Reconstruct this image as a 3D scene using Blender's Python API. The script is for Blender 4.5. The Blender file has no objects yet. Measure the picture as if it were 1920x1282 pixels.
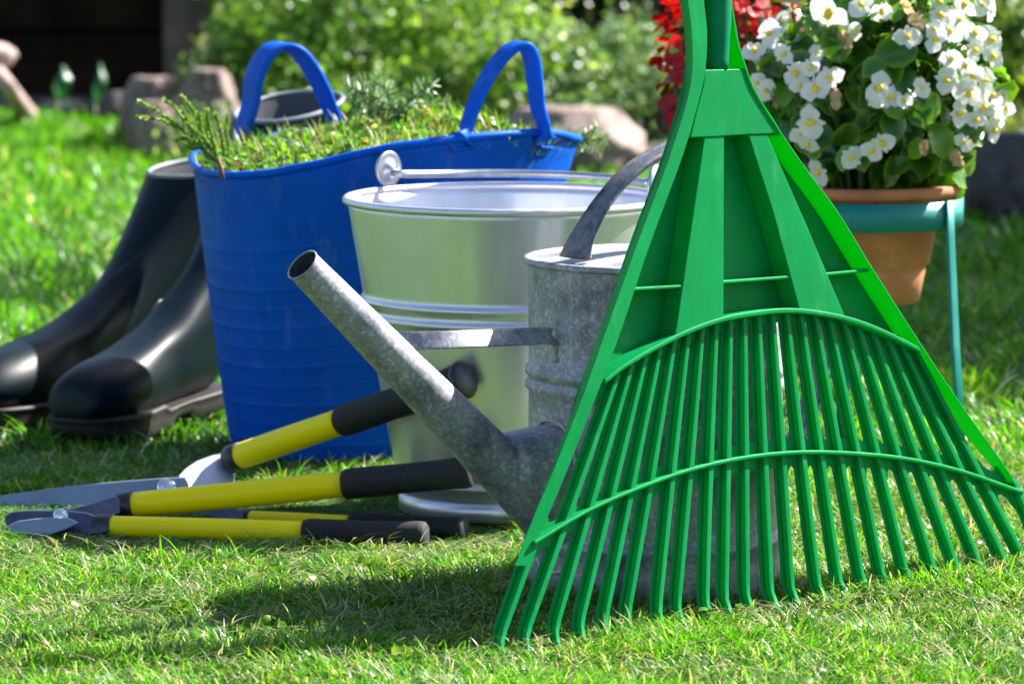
import bpy, bmesh, math, random
import numpy as np
from mathutils import Vector, Matrix, noise

R = math.radians
rnd = random.Random(7)
rng = np.random.default_rng(11)
scene = bpy.context.scene
col = scene.collection

# ------------------------------------------------------------------ camera
FPX, CX, CY, CAMZ, YH = 9000.0, 960.0, 641.0, 0.75, -407.0
PITCH = math.atan((CY - YH) / FPX)
cam_data = bpy.data.cameras.new('camera')
cam = bpy.data.objects.new('camera', cam_data)
col.objects.link(cam)
cam.location = (0, 0, CAMZ)
cam.rotation_euler = (math.pi / 2 - PITCH, 0, 0)
cam_data.sensor_width = 36
cam_data.lens = FPX / 1920 * 36
cam_data.clip_start = 0.1
cam_data.clip_end = 3000
cam_data.dof.use_dof = True
cam_data.dof.focus_distance = 4.42
cam_data.dof.aperture_fstop = 10.8
scene.camera = cam

# ------------------------------------------------------------------ world, sun, exposure
SUN_H = Vector((0.87, 0.50, 0)).normalized()
SUN_EL = R(42)
world = bpy.data.worlds.new('World')
scene.world = world
world.use_nodes = True
wn = world.node_tree
wn.nodes.clear()
sky = wn.nodes.new('ShaderNodeTexSky')
sky.sky_type = 'NISHITA'
sky.sun_disc = False
sky.sun_elevation = SUN_EL
sky.sun_rotation = math.atan2(SUN_H.x, SUN_H.y)
sky.dust_density = 1.5
bg = wn.nodes.new('ShaderNodeBackground')
bg.inputs['Strength'].default_value = 0.062
wo = wn.nodes.new('ShaderNodeOutputWorld')
wn.links.new(sky.outputs[0], bg.inputs[0])
wn.links.new(bg.outputs[0], wo.inputs[0])
sun_d = bpy.data.lights.new('sun', 'SUN')
sun_d.energy = 5.0
sun_d.angle = R(0.5)
sun_d.color = (1.0, 0.96, 0.89)
sun = bpy.data.objects.new('sun', sun_d)
col.objects.link(sun)
sdir = Vector((SUN_H.x * math.cos(SUN_EL), SUN_H.y * math.cos(SUN_EL), math.sin(SUN_EL)))
sun.rotation_euler = sdir.to_track_quat('Z', 'Y').to_euler()
sun.location = sdir * 30
scene.view_settings.view_transform = 'Standard'
scene.view_settings.look = 'None'
scene.view_settings.gamma = 1
scene.view_settings.exposure = 1.85

# ------------------------------------------------------------------ pixel -> place
CF = Vector((0, math.cos(PITCH), -math.sin(PITCH)))
CU = Vector((0, math.sin(PITCH), math.cos(PITCH)))
CO = Vector((0, 0, CAMZ))
def ray(px, py):
    return CF + Vector((1, 0, 0)) * ((px - CX) / FPX) - CU * ((py - CY) / FPX)
def at(px, py, Y):
    d = ray(px, py); return CO + d * (Y / d.y)
def gnd(px, py, z=0.0):
    d = ray(px, py); return CO + d * ((z - CAMZ) / d.z)

# ------------------------------------------------------------------ materials
def newmat(name):
    m = bpy.data.materials.new(name); m.use_nodes = True
    nt = m.node_tree; b = nt.nodes['Principled BSDF']
    return m, nt, b
def N(nt, typ, **kw):
    n = nt.nodes.new(typ)
    for k, v in kw.items():
        if k in n.inputs: n.inputs[k].default_value = v
        else: setattr(n, k, v)
    return n
def ramp(nt, fac, stops):
    r = nt.nodes.new('ShaderNodeValToRGB')
    e = r.color_ramp.elements
    while len(e) < len(stops): e.new(0.5)
    for i, (p, c) in enumerate(stops):
        e[i].position = p; e[i].color = (*c, 1)
    nt.links.new(fac, r.inputs[0]); return r.outputs[0]
def coord(nt, scale=(1, 1, 1)):
    tc = nt.nodes.new('ShaderNodeTexCoord'); mp = nt.nodes.new('ShaderNodeMapping')
    mp.inputs['Scale'].default_value = scale
    nt.links.new(tc.outputs['Object'], mp.inputs[0]); return mp.outputs[0]
def noise_tex(nt, vec, scale, detail=4, rough=0.55):
    n = N(nt, 'ShaderNodeTexNoise', Scale=scale, Detail=detail, Roughness=rough)
    nt.links.new(vec, n.inputs['Vector']); return n.outputs['Fac']
def bump(nt, b, h, strength, dist=0.001):
    n = N(nt, 'ShaderNodeBump', Strength=strength, Distance=dist)
    nt.links.new(h, n.inputs['Height']); nt.links.new(n.outputs[0], b.inputs['Normal'])
    return n
def translucent(m, nt, b, fac, colsock=None, colval=None):
    t = nt.nodes.new('ShaderNodeBsdfTranslucent')
    if colsock is not None: nt.links.new(colsock, t.inputs[0])
    else: t.inputs[0].default_value = (*colval, 1)
    mx = nt.nodes.new('ShaderNodeMixShader'); mx.inputs[0].default_value = fac
    nt.links.new(b.outputs[0], mx.inputs[1]); nt.links.new(t.outputs[0], mx.inputs[2])
    nt.links.new(mx.outputs[0], nt.nodes['Material Output'].inputs[0])

def plain(name, c, rough=0.5, metal=0.0, var=0.15, nscale=40, bstr=0.15, spec=0.5, coat=0.0):
    m, nt, b = newmat(name)
    v = coord(nt); n = noise_tex(nt, v, nscale)
    c0 = tuple(x * (1 - var) for x in c); c1 = tuple(min(1, x * (1 + var)) for x in c)
    nt.links.new(ramp(nt, n, [(0.3, c0), (0.7, c1)]), b.inputs['Base Color'])
    b.inputs['Roughness'].default_value = rough
    b.inputs['Metallic'].default_value = metal
    b.inputs['Specular IOR Level'].default_value = spec
    b.inputs['Coat Weight'].default_value = coat
    n2 = noise_tex(nt, v, nscale * 6)
    bump(nt, b, n2, bstr, 0.0006)
    return m

def leafmat(name, fac=0.4, rough=0.4, spec=0.5, warm=(1.25, 1.15, 0.55)):
    """colour comes from the blade / leaf's own colour attribute"""
    m, nt, b = newmat(name)
    a = nt.nodes.new('ShaderNodeAttribute'); a.attribute_name = 'tint'
    nt.links.new(a.outputs['Color'], b.inputs['Base Color'])
    b.inputs['Roughness'].default_value = rough
    b.inputs['Specular IOR Level'].default_value = spec
    mul = nt.nodes.new('ShaderNodeMix'); mul.data_type = 'RGBA'; mul.blend_type = 'MULTIPLY'
    mul.inputs[0].default_value = 1
    nt.links.new(a.outputs['Color'], mul.inputs[6]); mul.inputs[7].default_value = (*warm, 1)
    translucent(m, nt, b, fac, mul.outputs[2])
    return m

def plastic(name, c, tc, fac, rough=0.35, scuff=(0.0, 0.55, 0.22)):
    m, nt, b = newmat(name)
    b.inputs['Specular IOR Level'].default_value = 0.12
    v = coord(nt); n = noise_tex(nt, v, 22, 6, 0.65)
    n3 = noise_tex(nt, coord(nt, (1, 1, 0.25)), 160, 3)
    c2 = tuple(x * 0.85 for x in c)
    colr = ramp(nt, n, [(0.3, c2), (0.62, c), (0.8, tuple(x * 0.75 + y * 0.25 for x, y in zip(c, scuff)))])
    nt.links.new(colr, b.inputs['Base Color'])
    nt.links.new(ramp(nt, n3, [(0.3, (rough,) * 3), (0.75, (rough + 0.2,) * 3)]), b.inputs['Roughness'])
    # fine pale dust specks and rubbed streaks
    sp = ramp(nt, noise_tex(nt, coord(nt, (1, 1, 0.5)), 420, 5, 0.7), [(0.66, (0, 0, 0)), (0.74, (0.28,) * 3)])
    rub = ramp(nt, noise_tex(nt, coord(nt, (1.5, 1.5, 0.35)), 30, 8, 0.75), [(0.56, (0, 0, 0)), (0.70, (0.22,) * 3)])
    ad = nt.nodes.new('ShaderNodeMix'); ad.data_type = 'RGBA'; ad.blend_type = 'ADD'; ad.inputs[0].default_value = 1
    nt.links.new(sp, ad.inputs[6]); nt.links.new(rub, ad.inputs[7])
    mz = nt.nodes.new('ShaderNodeMix'); mz.data_type = 'RGBA'
    nt.links.new(ad.outputs[2], mz.inputs[0]); nt.links.new(colr, mz.inputs[6]); mz.inputs[7].default_value = (*[0.22 * x + 0.78 * y for x, y in zip((.6, .62, .6), scuff)], 1)
    nt.links.new(mz.outputs[2], b.inputs['Base Color'])
    bump(nt, b, n3, 0.12, 0.0005)
    translucent(m, nt, b, fac, None, tc)
    return m

M = {}
M['rake'] = plastic('green_rake_plastic', (0.0, 0.30, 0.082), (0.0, 0.52, 0.010), 0.30, 0.40)
M['rake_edge'] = plastic('thin_green_rake_wall', (0.0, 0.30, 0.05), (0.01, 0.62, 0.0), 0.40, 0.4)
M['rake_dark'] = plastic('green_socket_plastic', (0.0, 0.20, 0.09), (0.0, 0.2, 0.03), 0.1, 0.4)
M['blue'] = plastic('blue_tub_plastic', (0.001, 0.11, 0.66), (0.0, 0.13, 0.95), 0.14, 0.42, (0.10, 0.22, 0.75))
M['yellow'] = plain('yellow_handle_paint', (1.0, 0.78, 0.0), 0.38, 0, 0.02, 15, 0.05, 0.22, 0.05)
M['grip'] = plain('black_foam_grip', (0.012, 0.012, 0.016), 0.75, 0, 0.3, 300, 0.5)
M['collar'] = plain('black_plastic_collar', (0.02, 0.02, 0.028), 0.35, 0, 0.2, 60, 0.1)
M['boot'] = plain('dark_green_rubber', (0.0005, 0.007, 0.012), 0.42, 0, 0.25, 18, 0.08, 0.2)
M['sole'] = plain('dark_brown_rubber_sole', (0.018, 0.013, 0.015), 0.6, 0, 0.3, 50, 0.3)
M['lining'] = plain('grey_boot_lining', (0.06, 0.065, 0.075), 0.9, 0, 0.2, 300, 0.4)
M['bootedge'] = plain('pale_boot_edge', (0.16, 0.18, 0.21), 0.5, 0, 0.15, 60, 0.1)
M['blade'] = plain('brushed_blade_steel', (0.27, 0.33, 0.42), 0.48, 0.75, 0.12, 20, 0.1)
M['plate'] = plain('pale_shear_steel', (0.62, 0.62, 0.72), 0.42, 0.7, 0.1, 30, 0.1)
M['darksteel'] = plain('dark_lopper_steel', (0.10, 0.11, 0.16), 0.33, 0.7, 0.35, 40, 0.1)
M['chrome'] = plain('chrome_bolt', (0.8, 0.82, 0.85), 0.12, 1.0, 0.05, 20, 0.02)
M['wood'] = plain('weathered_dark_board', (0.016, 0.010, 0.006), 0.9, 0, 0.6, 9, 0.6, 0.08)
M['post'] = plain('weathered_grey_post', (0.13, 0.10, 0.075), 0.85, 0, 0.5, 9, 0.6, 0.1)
M['stem'] = plain('green_stem', (0.10, 0.17, 0.04), 0.5, 0, 0.3, 60, 0.2)
M['twig'] = plain('brown_twig', (0.17, 0.09, 0.05), 0.8, 0, 0.4, 90, 0.5)
M['bark'] = plain('tree_bark', (0.10, 0.075, 0.055), 0.9, 0, 0.4, 12, 0.8)
M['drywood'] = plain('pinkish_dry_wood', (0.42, 0.30, 0.28), 0.8, 0, 0.35, 30, 0.5)
M['yolk'] = plain('yellow_stamens', (0.95, 0.60, 0.01), 0.6, 0, 0.2, 500, 0.5)
M['soil'] = plain('potting_soil', (0.03, 0.02, 0.014), 0.95, 0, 0.5, 60, 1.0)
M['grass'] = leafmat('grass_blades', 0.48, 0.36, 0.35, (1.02, 1.18, 0.35))
M['leaf'] = leafmat('shrub_leaves', 0.42, 0.38, 0.5, (1.2, 1.2, 0.4))
M['bleaf'] = leafmat('begonia_leaves', 0.30, 0.26, 0.6, (1.6, 1.5, 0.3))
M['petal'] = leafmat('flower_petals', 0.40, 0.45, 0.4, (1, 1, 1))
M['needle'] = leafmat('conifer_needles', 0.25, 0.4, 0.5, (1.1, 1.1, 0.5))

def rock_mat(name, c0, c1, c2):
    m, nt, b = newmat(name)
    v = coord(nt)
    nt.links.new(ramp(nt, noise_tex(nt, v, 14, 8, 0.7), [(0.3, c0), (0.5, c1), (0.72, c2)]), b.inputs['Base Color'])
    b.inputs['Roughness'].default_value = 0.9
    bump(nt, b, noise_tex(nt, v, 45, 8, 0.7), 0.8, 0.006)
    return m
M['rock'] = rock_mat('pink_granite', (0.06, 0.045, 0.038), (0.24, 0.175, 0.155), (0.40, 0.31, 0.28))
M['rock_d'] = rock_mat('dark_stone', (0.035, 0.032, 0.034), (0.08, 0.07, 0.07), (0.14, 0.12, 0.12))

# galvanised spangle for the watering can
def zinc():
    m, nt, b = newmat('weathered_spangled_zinc')
    v = coord(nt)
    vo = N(nt, 'ShaderNodeTexVoronoi', Scale=310.0, Randomness=1.0)
    dn = N(nt, 'ShaderNodeTexNoise', Scale=90.0, Detail=3.0)
    nt.links.new(v, dn.inputs['Vector'])
    mixv = nt.nodes.new('ShaderNodeMix'); mixv.data_type = 'VECTOR'; mixv.inputs[0].default_value = 0.012
    nt.links.new(v, mixv.inputs[4]); nt.links.new(dn.outputs['Color'], mixv.inputs[5])
    nt.links.new(mixv.outputs[1], vo.inputs['Vector'])
    sp = ramp(nt, vo.outputs['Color'], [(0.25, (0.29, 0.29, 0.33)), (0.62, (0.35, 0.35, 0.39)), (0.9, (0.52, 0.52, 0.56))])
    big = noise_tex(nt, v, 16, 8, 0.7)
    st = ramp(nt, big, [(0.34, (0.38, 0.39, 0.45)), (0.5, (0.92, 0.91, 0.95)), (0.68, (1.25, 1.2, 1.2))])
    mx = nt.nodes.new('ShaderNodeMix'); mx.data_type = 'RGBA'; mx.blend_type = 'MULTIPLY'; mx.inputs[0].default_value = 1
    nt.links.new(sp, mx.inputs[6]); nt.links.new(st, mx.inputs[7])
    # pale lime streaks running down
    strk = noise_tex(nt, coord(nt, (1, 1, 0.12)), 38, 5, 0.7)
    sf = ramp(nt, strk, [(0.60, (0, 0, 0)), (0.74, (0.7, 0.7, 0.7))])
    mx2 = nt.nodes.new('ShaderNodeMix'); mx2.data_type = 'RGBA'
    nt.links.new(sf, mx2.inputs[0]); nt.links.new(mx.outputs[2], mx2.inputs[6]); mx2.inputs[7].default_value = (0.55, 0.52, 0.52, 1)
    nt.links.new(mx2.outputs[2], b.inputs['Base Color'])
    b.inputs['Metallic'].default_value = 0.35
    nt.links.new(ramp(nt, big, [(0.3, (0.42,) * 3), (0.7, (0.62,) * 3)]), b.inputs['Roughness'])
    bump(nt, b, noise_tex(nt, v, 160, 5, 0.6), 0.35, 0.0008)
    return m
M['zinc'] = zinc()
def rusty():
    m, nt, b = newmat('dark_patinated_handle')
    v = coord(nt)
    nt.links.new(ramp(nt, noise_tex(nt, v, 60, 8, 0.7), [(0.35, (0.05, 0.06, 0.08)), (0.55, (0.16, 0.18, 0.22)), (0.62, (0.28, 0.12, 0.07)), (0.7, (0.2, 0.2, 0.24))]), b.inputs['Base Color'])
    b.inputs['Metallic'].default_value = 0.3; b.inputs['Roughness'].default_value = 0.5
    bump(nt, b, noise_tex(nt, v, 220, 5, 0.6), 0.4, 0.0008)
    return m
M['rusty'] = rusty()
M['bore'] = plain('bore_painted_shade', (0.05, 0.058, 0.07), 0.9, 0, 0.5, 200, 0.4, 0.2)  # spout's inner wall coloured dark to imitate the shade inside it
M['solder'] = plain('pale_rough_solder', (0.50, 0.46, 0.44), 0.6, 0.2, 0.3, 160, 0.8)
def steel():
    m, nt, b = newmat('shiny_galvanised_steel')
    v = coord(nt)
    n = noise_tex(nt, coord(nt, (1, 1, 0.3)), 14, 3)
    nt.links.new(ramp(nt, noise_tex(nt, v, 12, 6, 0.6), [(0.3, (0.66, 0.66, 0.74)), (0.7, (0.80, 0.79, 0.88))]), b.inputs['Base Color'])
    b.inputs['Metallic'].default_value = 0.82
    nt.links.new(ramp(nt, n, [(0.3, (0.30,) * 3), (0.7, (0.42,) * 3)]), b.inputs['Roughness'])
    bump(nt, b, noise_tex(nt, coord(nt, (1, 1, 0.12)), 13, 2), 0.55, 0.012)
    return m
M['steel'] = steel()
M['ear'] = plain('dull_galvanised_ear', (0.42, 0.45, 0.50), 0.36, 0.9, 0.15, 60, 0.15)
def terracotta():
    m, nt, b = newmat('terracotta')
    v = coord(nt)
    nt.links.new(ramp(nt, noise_tex(nt, v, 18, 8, 0.65), [(0.3, (0.34, 0.11, 0.045)), (0.6, (0.50, 0.19, 0.085)), (0.78, (0.56, 0.33, 0.24))]), b.inputs['Base Color'])
    b.inputs['Roughness'].default_value = 0.8
    bump(nt, b, noise_tex(nt, v, 120, 6), 0.35, 0.001)
    return m
M['terra'] = terracotta()
def tealpaint():
    m, nt, b = newmat('chipped_teal_paint')
    v = coord(nt)
    nt.links.new(ramp(nt, noise_tex(nt, v, 48, 9, 0.72), [(0.0, (0.0, 0.13, 0.13)), (0.5, (0.0, 0.19, 0.18)), (0.66, (0.01, 0.23, 0.21)), (0.70, (0.25, 0.12, 0.09)), (0.76, (0.5, 0.5, 0.5))]), b.inputs['Base Color'])
    b.inputs['Roughness'].default_value = 0.45
    bump(nt, b, noise_tex(nt, v, 60, 9, 0.7), 0.3, 0.001)
    return m
M['teal'] = tealpaint()
def ground_mat():
    m, nt, b = newmat('turf_thatch')
    v = coord(nt)
    a = noise_tex(nt, v, 70, 8, 0.75)
    nt.links.new(ramp(nt, a, [(0.3, (0.02, 0.045, 0.008)), (0.5, (0.05, 0.11, 0.02)), (0.62, (0.16, 0.17, 0.07)), (0.75, (0.06, 0.13, 0.02))]), b.inputs['Base Color'])
    b.inputs['Roughness'].default_value = 0.95
    bump(nt, b, noise_tex(nt, v, 160, 8, 0.8), 1.0, 0.01)
    return m
M['ground'] = ground_mat()
def bed_mat():
    m, nt, b = newmat('bark_mulch')
    v = coord(nt)
    vo = N(nt, 'ShaderNodeTexVoronoi', Scale=26.0); nt.links.new(v, vo.inputs['Vector'])
    nt.links.new(ramp(nt, vo.outputs['Color'], [(0.2, (0.012, 0.009, 0.007)), (0.6, (0.04, 0.028, 0.024)), (0.93, (0.2, 0.13, 0.12))]), b.inputs['Base Color'])
    b.inputs['Roughness'].default_value = 0.9
    bump(nt, b, vo.outputs['Distance'], 1.0, 0.02)
    return m
M['bed'] = bed_mat()

# ------------------------------------------------------------------ object helpers
def thing(name, loc, label, cat, group=None):
    o = bpy.data.objects.new(name, None); col.objects.link(o)
    o.empty_display_size = 0.05
    o.location = loc; o['label'] = label; o['category'] = cat
    if group: o['group'] = group
    return o
def tag(o, label=None, cat=None, group=None, kind=None):
    if label: o['label'] = label
    if cat: o['category'] = cat
    if group: o['group'] = group
    if kind: o['kind'] = kind
    return o
def wloc(o):
    v = Vector((0, 0, 0))
    while o is not None:
        v = v + Vector(o.location); o = o.parent
    return v
class MB:
    def __init__(s): s.v = []; s.f = []
    def add(s, vs, fs):
        k = len(s.v); s.v += [Vector(p) for p in vs]; s.f += [tuple(i + k for i in f) for f in fs]
    def build(s, name, mat, parent=None, smooth=True, bevel=0, origin=None, sub=0, solid=0, auto=None):
        me = bpy.data.meshes.new(name)
        org = Vector(origin) if origin is not None else (wloc(parent) if parent else Vector((0, 0, 0)))
        base = wloc(parent) if parent else Vector((0, 0, 0))
        me.from_pydata([tuple(p - org) for p in s.v], [], s.f)
        me.materials.append(mat); me.update()
        bm = bmesh.new(); bm.from_mesh(me); bmesh.ops.recalc_face_normals(bm, faces=bm.faces); bm.to_mesh(me); bm.free()
        if smooth: me.polygons.foreach_set('use_smooth', [True] * len(me.polygons))
        o = bpy.data.objects.new(name, me); col.objects.link(o)
        o.location = org - base
        if parent: o.parent = parent
        if solid:
            q = o.modifiers.new('solid', 'SOLIDIFY'); q.thickness = solid; q.offset = 0
        if sub:
            q = o.modifiers.new('sub', 'SUBSURF'); q.levels = sub; q.render_levels = sub
        if bevel:
            q = o.modifiers.new('bevel', 'BEVEL'); q.width = bevel; q.segments = 2; q.limit_method = 'ANGLE'; q.angle_limit = R(35)
            q = o.modifiers.new('wn', 'WEIGHTED_NORMAL')
        return o
def catmull(pts, n):
    pts = [Vector(p) for p in pts]; out = []
    P = [pts[0] * 2 - pts[1]] + pts + [pts[-1] * 2 - pts[-2]]
    for i in range(1, len(P) - 2):
        for k in range(n):
            t = k / n; a, b, c, d = P[i - 1], P[i], P[i + 1], P[i + 2]
            out.append(0.5 * ((2 * b) + (c - a) * t + (2 * a - 5 * b + 4 * c - d) * t * t + (3 * b - a - 3 * c + d) * t ** 3))
    out.append(pts[-1]); return out
def tube(mb, path, rad, seg=14, cap=True, closed=False, open_end=False):
    path = [Vector(p) for p in path]; n = len(path)
    if not hasattr(rad, '__len__'): rad = [rad] * n
    vs, fs = [], []; up = None
    for i in range(n):
        if closed: t = (path[(i + 1) % n] - path[i - 1]).normalized()
        else: t = (path[min(i + 1, n - 1)] - path[max(i - 1, 0)]).normalized()
        if up is None:
            up = Vector((0, 0, 1)) if abs(t.z) < 0.9 else Vector((0, 1, 0))
        a = (up - t * up.dot(t)).normalized(); b = t.cross(a); up = a
        for k in range(seg):
            w = 2 * math.pi * k / seg
            vs.append(path[i] + (a * math.cos(w) + b * math.sin(w)) * rad[i])
    m = n if closed else n - 1
    for i in range(m):
        for k in range(seg):
            j = (i + 1) % n
            fs.append((i * seg + k, i * seg + (k + 1) % seg, j * seg + (k + 1) % seg, j * seg + k))
    if cap and not closed:
        fs.append(tuple(range(seg))); fs.append(tuple((n - 1) * seg + k for k in range(seg)))
    mb.add(vs, fs)
def lathe(mb, prof, c, seg=96, closed=False):
    """prof: (r, z) list; c centre"""
    vs, fs = [], []; n = len(prof)
    for r, z in prof:
        for k in range(seg):
            w = 2 * math.pi * k / seg
            vs.append(Vector((c[0] + r * math.cos(w), c[1] + r * math.sin(w), c[2] + z)))
    m = n if closed else n - 1
    for i in range(m):
        for k in range(seg):
            j = (i + 1) % n
            fs.append((i * seg + k, i * seg + (k + 1) % seg, j * seg + (k + 1) % seg, j * seg + k))
    mb.add(vs, fs)
def strap(mb, path, W, width, thick):
    """sweep a rounded flat bar: W = width direction (vector or list), width/thick scalars or lists"""
    n = len(path); path = [Vector(p) for p in path]
    g = lambda x, i: x[i] if isinstance(x, (list, tuple)) else x
    vs, fs = [], []
    for i in range(n):
        t = (path[min(i + 1, n - 1)] - path[max(i - 1, 0)]).normalized()
        w = Vector(g(W, i)) if isinstance(W, list) else Vector(W)
        w = (w - t * w.dot(t)).normalized(); q = t.cross(w)
        a, b = g(width, i) / 2, g(thick, i) / 2
        prof = [(-1, -.45), (-.9, -.9), (-.6, -1), (.6, -1), (.9, -.9), (1, -.45), (1, .45), (.9, .9), (.6, 1), (-.6, 1), (-.9, .9), (-1, .45)]
        vs += [path[i] + w * (x * a) + q * (y * b) for x, y in prof]
    s = 12
    for i in range(n - 1):
        for k in range(s):
            fs.append((i * s + k, i * s + (k + 1) % s, (i + 1) * s + (k + 1) % s, (i + 1) * s + k))
    fs.append(tuple(range(s))); fs.append(tuple((n - 1) * s + k for k in range(s)))
    mb.add(vs, fs)
def prism(mb, front, d):
    """extrude polygon (list of Vectors) by vector d"""
    n = len(front)
    vs = list(front) + [p + d for p in front]
    fs = [tuple(range(n)), tuple(range(2 * n - 1, n - 1, -1))]
    fs += [(i, (i + 1) % n, (i + 1) % n + n, i + n) for i in range(n)]
    mb.add(vs, fs)
def ribbon_solid(mb, A, B, d):
    hull4(mb, A, B, [p + d for p in A], [p + d for p in B])
def hull4(mb, A, B, C_, D_):
    """solid strip between two equally long polylines A and B, extruded by d"""
    n = len(A)
    vs = A + B + C_ + D_
    fs = []
    for i in range(n - 1):
        fs += [(i, i + 1, n + i + 1, n + i), (2 * n + i, 3 * n + i, 3 * n + i + 1, 2 * n + i + 1),
               (i, 2 * n + i, 2 * n + i + 1, i + 1), (n + i, n + i + 1, 3 * n + i + 1, 3 * n + i)]
    fs += [(0, n, 3 * n, 2 * n), (n - 1, 3 * n - 1, 4 * n - 1, 2 * n - 1)]
    mb.add(vs, fs)
def resample(pts, n):
    """even resample of a 2-D polyline"""
    d = [0]
    for a, b in zip(pts, pts[1:]): d.append(d[-1] + math.hypot(b[0] - a[0], b[1] - a[1]))
    out = []
    for k in range(n):
        s = d[-1] * k / (n - 1); i = max(j for j in range(len(d)) if d[j] <= s + 1e-9); i = min(i, len(pts) - 2)
        t = (s - d[i]) / (d[i + 1] - d[i])
        out.append((pts[i][0] + (pts[i + 1][0] - pts[i][0]) * t, pts[i][1] + (pts[i + 1][1] - pts[i][1]) * t))
    return out
def npmesh(name, V, F, C, mat, parent=None, smooth=False):
    """V (n,3) world, F (m,4) quads, C (n,3) colours"""
    me = bpy.data.meshes.new(name)
    org = wloc(parent) if parent else Vector((0, 0, 0))
    V = (V - np.array(org)).astype(np.float32)
    me.vertices.add(len(V)); me.vertices.foreach_set('co', V.ravel())
    me.loops.add(F.size); me.loops.foreach_set('vertex_index', F.ravel().astype(np.int32))
    me.polygons.add(len(F)); me.polygons.foreach_set('loop_start', np.arange(0, F.size, 4, dtype=np.int32))
    at_ = me.color_attributes.new('tint', 'FLOAT_COLOR', 'POINT')
    at_.data.foreach_set('color', np.concatenate([C, np.ones((len(C), 1))], 1).astype(np.float32).ravel())
    me.update(calc_edges=True); me.materials.append(mat)
    if smooth: me.polygons.foreach_set('use_smooth', np.ones(len(F), dtype=bool))
    o = bpy.data.objects.new(name, me); col.objects.link(o)
    if parent: o.parent = parent
    return o
def blades(B, D, H, L, W, C, tilt=None, rows=(0, 0.4, 0.75, 1.0), wprof=(1, 0.9, 0.6, 0.08)):
    """curved blades. B base (n,3); D horizontal dir (n,2); H height, L lean, W width, C colour (n,3)"""
    n = len(B); S = np.stack([-D[:, 1], D[:, 0]], 1)
    if tilt is not None:
        c, s = np.cos(tilt)[:, None], np.sin(tilt)[:, None]; S = S * c + D * s
    V = np.zeros((n, len(rows) * 2, 3))
    for k, (t, w) in enumerate(zip(rows, wprof)):
        cx = B[:, :2] + D * (L * (0.35 * t + 0.65 * t * t))[:, None]
        z = B[:, 2] + H * (t - 0.22 * t * t)
        for j, sg in enumerate((-1, 1)):
            V[:, 2 * k + j, :2] = cx + S * (sg * W * w / 2)[:, None]
            V[:, 2 * k + j, 2] = z
    m = len(rows) * 2
    f = np.array([[2 * k, 2 * k + 1, 2 * k + 3, 2 * k + 2] for k in range(len(rows) - 1)])
    F = (f[None] + (np.arange(n) * m)[:, None, None]).reshape(-1, 4)
    return V.reshape(-1, 3), F, np.repeat(C, m, 0)
def join(parts):
    V, F, C, k = [], [], [], 0
    for v, f, c in parts:
        V.append(v); F.append(f + k); C.append(c); k += len(v)
    return np.concatenate(V), np.concatenate(F), np.concatenate(C)
def leaves(P, Nrm, size, C, asp=0.6, fold=0.25, curl=0.15):
    """pointed oval leaves: 8 verts, 3 quads each along a random axis in the plane of Nrm"""
    n = len(P)
    rv = rng.normal(size=(n, 3)); A = rv - Nrm * (rv * Nrm).sum(1)[:, None]; A /= np.linalg.norm(A, axis=1)[:, None]
    Bx = np.cross(Nrm, A)
    rows = [(-0.5, 0.12), (-0.2, 0.85), (0.2, 0.9), (0.5, 0.08)]
    V = np.zeros((n, 8, 3))
    for k, (t, w) in enumerate(rows):
        c = P + A * (t * size)[:, None] - Nrm * (curl * size * (2 * t) ** 2)[:, None]
        for j, sg in enumerate((-1, 1)):
            V[:, 2 * k + j] = c + Bx * (sg * w * asp * size / 2)[:, None] + Nrm * (fold * w * asp * size / 2)[:, None]
    f = np.array([[0, 1, 3, 2], [2, 3, 5, 4], [4, 5, 7, 6]])
    F = (f[None] + (np.arange(n) * 8)[:, None, None]).reshape(-1, 4)
    return V.reshape(-1, 3), F, np.repeat(C, 8, 0)
def pick(n, pal, wts, jit=0.18):
    pal = np.array(pal); i = rng.choice(len(pal), n, p=np.array(wts) / sum(wts))
    return pal[i] * (1 + rng.uniform(-jit, jit, (n, 1))) * (1 + rng.uniform(-jit / 3, jit / 3, (n, 3)))

# ------------------------------------------------------------------ layout
TUB_B = Vector((-0.176, 5.39, 0)); TUB_T = Vector((-0.146, 5.39, 0.3386))
BUC = Vector((-0.005, 4.95, 0)); CAN = Vector((0.135, 4.48, 0))
POT = Vector((0.392, 5.30, 0)); RPOT = Vector((0.26, 5.72, 0))

# ------------------------------------------------------------------ ground
def gz(x, y):
    return 0.006 * noise.noise(Vector((x * 2.1, y * 2.1, 0))) - 0.004
xs = sorted(set([-1200, -300, -60, -15, -6] + [round(-3 + i * 0.1, 3) for i in range(61)] + [6, 15, 60, 300, 1200]))
ys = sorted(set([-1200, -300, -60, -10, 0, 2, 3] + [round(3.4 + i * 0.1, 3) for i in range(96)] + [15, 22, 60, 300, 1200]))
mb = MB()
mb.add([(x, y, gz(x, y) if abs(x) < 3.01 and 3.3 < y < 13 else -0.004) for y in ys for x in xs],
       [(j * len(xs) + i, j * len(xs) + i + 1, (j + 1) * len(xs) + i + 1, (j + 1) * len(xs) + i) for j in range(len(ys) - 1) for i in range(len(xs) - 1)])
tag(mb.build('lawn_ground', M['ground']), kind='structure')
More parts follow.
